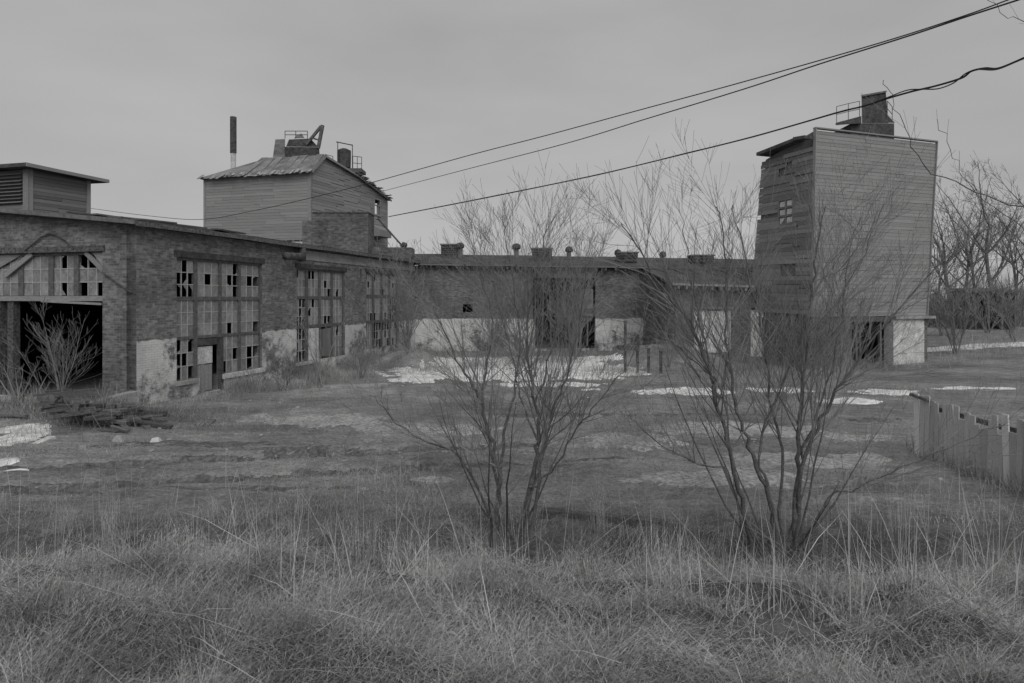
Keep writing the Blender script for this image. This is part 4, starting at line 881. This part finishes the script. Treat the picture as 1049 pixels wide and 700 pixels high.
# trees far off to the right: two kinds built once, then copied
def copy_tree(src, x, y, rz, sc, label):
    m = Matrix.Translation((x, y, ghs(x, y)-.2)) @ Matrix.Rotation(rz, 4, 'Z') @ Matrix.Scale(sc, 4)
    o = src.copy(); COL.objects.link(o); o.matrix_basis = m; o['label'] = label; WORLD[o.name] = m
    for ch in list(src.children):
        c = ch.copy(); COL.objects.link(c); pi = ch.matrix_parent_inverse.copy(); c.parent = o; c.matrix_parent_inverse = pi
    return o
def big_tree(x, y, h, seed, label):
    rg = random.Random(seed); z = ghs(x, y)-.2; t = thing('distant_tree', (x, y, z), label, 'tree', 'bare trees on the right skyline'); tw = MB()
    tr = MB(); p = Vector((x, y, z)); d = Vector((.05, 0, 1)); pts = [p]; rad = [.2]
    for k in range(7): d = (d+Vector((rg.gauss(0, .1), rg.gauss(0, .1), .1))).normalized(); p = p+d*h*.085; pts.append(p); rad.append(.2-.018*k)
    tr.tube(pts, rad, 8, cap=False)
    for k in range(9):
        i = rg.choice((3, 4, 5, 6, 7, 7)); a = k*2.4+rg.random(); lean = rg.uniform(.35, 1.0); dd = Vector((math.cos(a)*lean, math.sin(a)*lean, 1)).normalized(); p = pts[i]; lp = [p]
        L_ = h*rg.uniform(.35, .6)
        for _ in range(7): dd = (dd+Vector((rg.gauss(0, .13), rg.gauss(0, .13), .07))).normalized(); p = p+dd*L_/7; lp.append(p)
        lr = [max(.02, .085*(1-.85*j/7)) for j in range(8)]; tr.tube(lp, lr, 6, cap=False)
        sprout(tw, lp, lr, 3 if k % 3 else 2, rg, .08, .1, 1.7, (22, 55), .5, .011, .12)
    tr.build('trunk', 'far_twig', t, smooth=True); tw.build('crown', 'far_twig', t, kind='stuff'); return t
t1 = big_tree(G(1018, 56), 56, 15.5, 41, 'tall forked bare tree at the right edge of the skyline')
t2 = big_tree(G(976, 60), 60, 13.5, 47, 'slender curved bare tree just right of the tall tower')
copy_tree(t1, G(1062, 60), 60, 2.1, .95, 'bare tree half cut off by the right edge of the picture')
copy_tree(t2, G(1000, 68), 68, 1.3, 1.0, 'paler bare tree set back between the two big ones')
copy_tree(t2, G(958, 70), 70, 3.9, .85, 'low bare tree half hidden behind the tall tower')
copy_tree(t1, G(1038, 74), 74, 5.2, 1.0, 'bare tree crowded behind the tall forked one')
copy_tree(t2, G(985, 82), 82, 2.9, 1.15, 'faint bare tree farthest back between tower and shed')
copy_tree(t1, G(1130, 66), 66, 4.4, .9, 'bare tree outside the picture to the right')
# dark open shed among the brush
shd = thing('open_shed', (G(1019, 46), 46, 1), 'dark low open-fronted shed among brush below the bare trees', 'shed')
z0 = ghs(G(1019, 46), 46); xa, xb = G(999, 46), G(1041, 46)
b = MB(); b.box(xa, xb, 48.5, 48.6, z0-.4, z0+2.9); b.box(xa, xa+.1, 46, 48.49, z0-.4, z0+2.8); b.box(xb-.1, xb, 46, 48.49, z0-.4, z0+2.8); b.build('wall', 'timber', shd)
b = MB(); b.hexa([(xa-.3, 45.6, z0+2.75), (xb+.3, 45.6, z0+2.75), (xb+.3, 48.9, z0+3.0), (xa-.3, 48.9, z0+3.0), (xa-.3, 45.6, z0+2.87), (xb+.3, 45.6, z0+2.87), (xb+.3, 48.9, z0+3.12), (xa-.3, 48.9, z0+3.12)]); b.build('roof', 'roof', shd)
for k in (.33, .66): piece('post', 'timber', shd, (xa+(xb-xa)*k, 46.05, z0+1.2), (.14, 0, 0), (0, .14, 0), (0, 0, 3.0))

# ------------------------------------------------------------------ grass, weeds, brush
RN = np.random.default_rng(12)
def blades(name, x, y, z, h, w, lean, az, mat, kind='stuff', curl=.35):
    n = len(x); face = RN.uniform(0, 2*np.pi, n); wx, wy = np.cos(face)*w, np.sin(face)*w
    lx, ly = np.cos(az), np.sin(az); s1, c1 = np.sin(lean*(1-curl)), np.cos(lean*(1-curl)); s2, c2 = np.sin(np.minimum(lean*(1+curl*1.4), 1.9)), np.cos(np.minimum(lean*(1+curl*1.4), 1.9))
    b = np.stack([x, y, z], -1); m = b+np.stack([lx*s1*h*.55, ly*s1*h*.55, c1*h*.55], -1); t = m+np.stack([lx*s2*h*.45, ly*s2*h*.45, c2*h*.45], -1)
    W_ = np.stack([wx, wy, np.zeros(n)], -1); v = np.stack([b-W_, b+W_, m+W_*.75, m-W_*.75, t], 1).reshape(-1, 3); o = np.arange(n)[:, None]*5
    f = np.concatenate([o+np.array([0, 1, 2]), o+np.array([0, 2, 3]), o+np.array([3, 2, 4])], 0)
    return raw(name, v, f, mat, kind)
def field(n, y0, y1, power, marg=1.12):
    u_ = RN.random(n); k = 1-power; y = (y0**k+u_*(y1**k-y0**k))**(1/k); x = RN.uniform(-1, 1, n)*.82*marg*y+RN.normal(0, .3, n); return x, y
def nz2(x, y, s, sd):
    r = np.random.default_rng(sd); o = np.zeros_like(x)
    for k in range(7):
        a, fq = r.uniform(0, 6.28), s*(1.35**k); o += np.sin((x*np.cos(a)+y*np.sin(a))*fq+r.uniform(0, 6.28))/(1+.25*k)
    return o/3
inside = lambda x, y: ((x-CO[0])*(-DL.x)+(y-CO[1])*(-DL.y) < .15) & ((x-CO[0])*DR.x+(y-CO[1])*DR.y > -.1) | (y > 38.8) & (x < 20) | (y > 31.5) & (x > 8.3) & (x < 21.5) | (y > 29) & (x > 13.6) & (x < 21.6) & (y > 29+.36*(x-14))
def dens_cut(x, y, s, sd, lo=-.3): 
    d = nz2(x, y, s, sd); return (d > lo+RN.normal(0, .35, len(x))) & ~inside(x, y)
hollow = lambda x, y: (((x-.5)/1.0)**2+((y-7.6)/.75)**2 < RN.normal(1, .25, len(x))) | (((x-3.7)/.9)**2+((y-7.7)/.6)**2 < RN.normal(1, .25, len(x)))
# thatch of old grass over the bank, nearly flat and tangled, open to the soil in places
x, y = field(190000, 1.8, 9.6, 1.5); d = nz2(x, y, 1.9, 15)+.6*nz2(x, y, 5, 17)+.15*sst((4.4-y)/1.2); k = (d > RN.normal(-.4, .25, len(x))) & ~hollow(x, y); x, y = x[k], y[k]; n = len(x)
az = nz2(x, y, 3.1, 5)*2.5+RN.normal(0, 1.3, n)
blades('grass_thatch', x, y, gh(x, y)+RN.uniform(-.01, .05, n), RN.uniform(.05, .3, n), RN.uniform(.0007, .0019, n), RN.normal(1.3, .25, n), az, 'grass', curl=.2)
# standing dry grass in loose clumps
x, y = field(120000, 2.0, 9.6, 1.4); d = nz2(x, y, 1.5, 1)+.5*nz2(x, y, 6, 7)-.6*sst((4.6-y)/1.2)-.35*sst((x-1)/2)*sst((y-7.4)/1); k = (d > RN.normal(.34, .12, len(x))) & ~inside(x, y) & ~hollow(x, y); x, y, d = x[k], y[k], d[k]; n = len(x)
tall = sst((y-3.9)/1.6)*.6+.4
h = RN.uniform(.12, .62, n)*np.clip(.4+d, .3, 1.3)*tall*RN.uniform(.4, 1.1, n)*(1-.35*sst((y-8)/1.5)); az = nz2(x, y, 3.5, 3)*2.5+RN.normal(0, 1, n)
blades('dry_grass', x, y, gh(x, y)-.02, h, RN.uniform(.0008, .0022, n), np.abs(RN.normal(.5, .4, n)), az, 'grass', curl=.35)
# long pale stems lying broken across the thatch
x, y = field(620, 2.1, 8.5, 1.3); n = len(x)
blades('fallen_stalks', x, y, gh(x, y)+RN.uniform(.02, .12, n), RN.uniform(.35, .9, n)*np.clip(y/4.5, .5, 1), RN.uniform(.001, .0022, n), RN.normal(1.25, .3, n), RN.uniform(0, 6.28, n), 'stalk', curl=.06)
# single tall stalks, some broken over
x, y = field(2600, 3.0, 11.5, 1.15); k = nz2(x, y, 1.2, 8)+.4*nz2(x, y, 4, 9) > -.1; x, y = x[k], y[k]; n = len(x)
blades('grass_stalks', x, y, gh(x, y)-.02, RN.uniform(.3, 1.1, n)*(1-.5*sst((4.5-y)/1.4)), RN.uniform(.0012, .003, n), np.where(RN.random(n) < .25, RN.uniform(.45, 1.25, n), np.abs(RN.normal(.14, .16, n))), RN.uniform(0, 6.28, n), 'stalk', curl=.12)
# tussocks of tall grass, each leaning its own way
N_, rep = 110, 80; cx, cy = field(N_, 3.0, 10.5, 1.25); x = np.repeat(cx, rep)+RN.normal(0, .09, N_*rep); y = np.repeat(cy, rep)+RN.normal(0, .07, N_*rep); n = len(x)
ca = np.repeat(RN.uniform(0, 6.28, N_), rep); cl_ = np.repeat(RN.uniform(.15, .9, N_), rep); ch_ = np.repeat(RN.uniform(.35, 1.1, N_), rep)*np.clip((y-1.5)/3.5, .4, 1)
blades('grass_tussocks', x, y, gh(x, y)-.02, RN.uniform(.35, .8, n)*ch_, RN.uniform(.0013, .003, n), np.abs(cl_+RN.normal(0, .22, n)), ca+RN.normal(0, .5, n), 'grass', curl=.55)
# low growth on the yard
x, y = field(120000, 9, 46, 1.7); k = dens_cut(x, y, .5, 21, -.2); x, y = x[k], y[k]; n = len(x); cl = np.clip(nz2(x, y, .7, 22)+.45, .1, 1.4)
blades('yard_weeds', x, y, gh(x, y)-.02, RN.uniform(.06, .3, n)*cl, RN.uniform(.002, .006, n), np.abs(RN.normal(.7, .4, n)), RN.uniform(0, 6.28, n), 'weed')
# rank weeds and brush at the foot of the walls and round the heap
def strip(p, q_, n, wd): t = RN.random(n); return p[0]+(q_[0]-p[0])*t+RN.normal(0, wd, n), p[1]+(q_[1]-p[1])*t+RN.normal(0, wd, n)
X, Yy = [], []
for p, q_, nn, wd in ((side.at(1, 0, .7), side.at(20, 0, .9), 14000, .5), (side.at(4, 0, 1.5), side.at(14, 0, 2.2), 10000, .8), (gab.at(-1, 0, 1.8), gab.at(6.5, 0, 2), 8000, .9), (side.at(10, 0, 4), (2.5, 33), 2600, .8), ((2, 28), (14, 27), 2600, .9), ((-5.5, 32.5), (5, 33), 2600, 1.6), ((3, 22), (17, 22), 700, .5), ((G(430, 36), 36.8), (G(690, 36), 37.4), 3500, .5), ((G(680, 30), 30.6), (G(830, 30), 30.6), 3500, .5), ((14, 28.4), (20.5, 30.6), 2500, .5), ((19, 32), (34, 37), 5000, 1.6), ((8.9, 13.5), (8.5, 8), 2500, .2)):
    a, b_ = strip(p, q_, nn, wd); X.append(a); Yy.append(b_)
x, y = np.concatenate(X), np.concatenate(Yy); k = ~inside(x, y); x, y = x[k], y[k]; n = len(x)
blades('wall_weeds', x, y, gh(x, y)-.03, RN.uniform(.15, .85, n)*np.clip(nz2(x, y, 1, 31)+.6, .25, 1.3), RN.uniform(.003, .008, n), np.abs(RN.normal(.45, .35, n)), RN.uniform(0, 6.28, n), 'weed', curl=.2)
# dead brush fallen in the hollow under the trees and over the timber heap
x = np.concatenate([RN.normal(G(115, 16.6), 1.5, 3200), RN.normal(.55, .5, 1500), RN.normal(3.7, .6, 1500), RN.normal(2.2, 1.6, 600), RN.uniform(-9, 9, 700)]); y = np.concatenate([RN.normal(16.7, .55, 3200), RN.normal(7.7, .4, 3600), RN.uniform(10, 27, 700)]); n = len(x)
blades('dead_brush', x, y, gh(x, y)-.02, RN.uniform(.25, .8, n), RN.uniform(.0016, .004, n), np.abs(RN.normal(1.15, .35, n)), RN.uniform(0, 6.28, n), 'bark', curl=.1)
def rubble(name, x, y, s0, s1, mat):
    mb = MB()
    for a, b_ in zip(x, y):
        s_ = R.uniform(s0, s1); z = ghs(a, b_)+s_*R.uniform(-.1, .25); m = Matrix.Rotation(R.uniform(0, 3), 3, 'Z') @ Matrix.Rotation(R.gauss(0, .4), 3, 'X')
        u_, v_, w_ = m @ Vector((s_*2, 0, 0)), m @ Vector((0, s_, 0)), m @ Vector((0, 0, s_*.65)); mb.obox(Vector((a, b_, z))-u_/2-v_/2-w_/2, u_, v_, w_)
    mb.build(name, mat, None, kind='stuff')
t_ = RN.random(420)
rubble('rubble', np.concatenate([RN.normal(G(588, 37.6), 1.3, 260), [side.at(20*k, 0, .3).x+abs(g)*.5 for k, g in zip(t_[:200], RN.normal(0, 1, 200))], RN.uniform(-14, 14, 460)]),
       np.concatenate([37.9-np.abs(RN.normal(0, .6, 260)), [side.at(20*k, 0, .3).y for k in t_[:200]], RN.uniform(10, 30, 460)]), .02, .06, 'concrete')
# far-off thicket behind everything
x = np.concatenate([RN.uniform(28, 110, 30000), RN.uniform(-140, 30, 9000)]); y = np.concatenate([RN.uniform(50, 84, 30000), RN.uniform(75, 100, 9000)]); n = len(x)
blades('thicket', x, y, gh(x, y)-.1, RN.uniform(1, 6.5, n)*np.clip(nz2(x, y, .25, 41)*.8+.75, .2, 1.6)*np.clip(RN.normal(.8, .3, n), .3, 1.6), RN.uniform(.012, .04, n), np.abs(RN.normal(.25, .2, n)), RN.uniform(0, 6.28, n), 'far_twig', curl=.2)

# ------------------------------------------------------------------ overhead wires
def wire(label, pts, Ya, Yb, r):
    a, b_ = pts[0][0], pts[-1][0]; q_ = []
    for px, py in pts: t = (px-a)/(b_-a); q_.append(P(px, py, 1/((1-t)/Ya+t/Yb)))
    q_ = smooth_path(q_, R, 6, .0); b = MB(); b.tube(q_, r, 5); b.build('overhead_wire', 'wire', None, label=label, cat='wire', group='wires over the yard')
wire('upper thin wire rising to the top right corner', [(60, 209), (96, 214), (150, 221), (205, 225), (260, 216), (320, 202.5), (380, 187.4), (480, 159.5), (560, 138.8), (660, 111.6), (740, 90), (840, 62), (920, 38.5), (989, 16), (1033, 0), (1060, -10)], 34, 9, .011)
wire('middle wire running close below the upper one', [(392, 196), (480, 173), (580, 147), (660, 122.5), (760, 92), (840, 65.5), (929, 37.5), (989, 17.5), (1043, 0), (1060, -6)], 38, 9, .014)
tw0 = [(398, 222), (480, 206), (512, 199.6), (560, 190), (624, 176.4), (700, 158), (772, 140), (856, 116), (884, 109), (909, 101), (935, 93.6), (959, 88), (985, 80), (995, 73), (1009, 70), (1023, 70), (1049, 59.6), (1075, 50)]
wire('lowest thick cable crossing in front of the tall tower top', tw0, 38, 8.5, .016)
wire('slack strand twisted about the lowest cable', [(398, 222.4), (480, 206.6), (560, 190.4), (624, 176.8), (700, 157.6), (772, 140.4), (856, 115.6), (884, 109), (909, 100), (929, 92.6), (945, 91.6), (961, 91), (977, 85), (989, 75.5), (1001, 71.4), (1019, 71.6), (1035, 66), (1049, 59), (1075, 51)], 37.9, 8.45, .010)
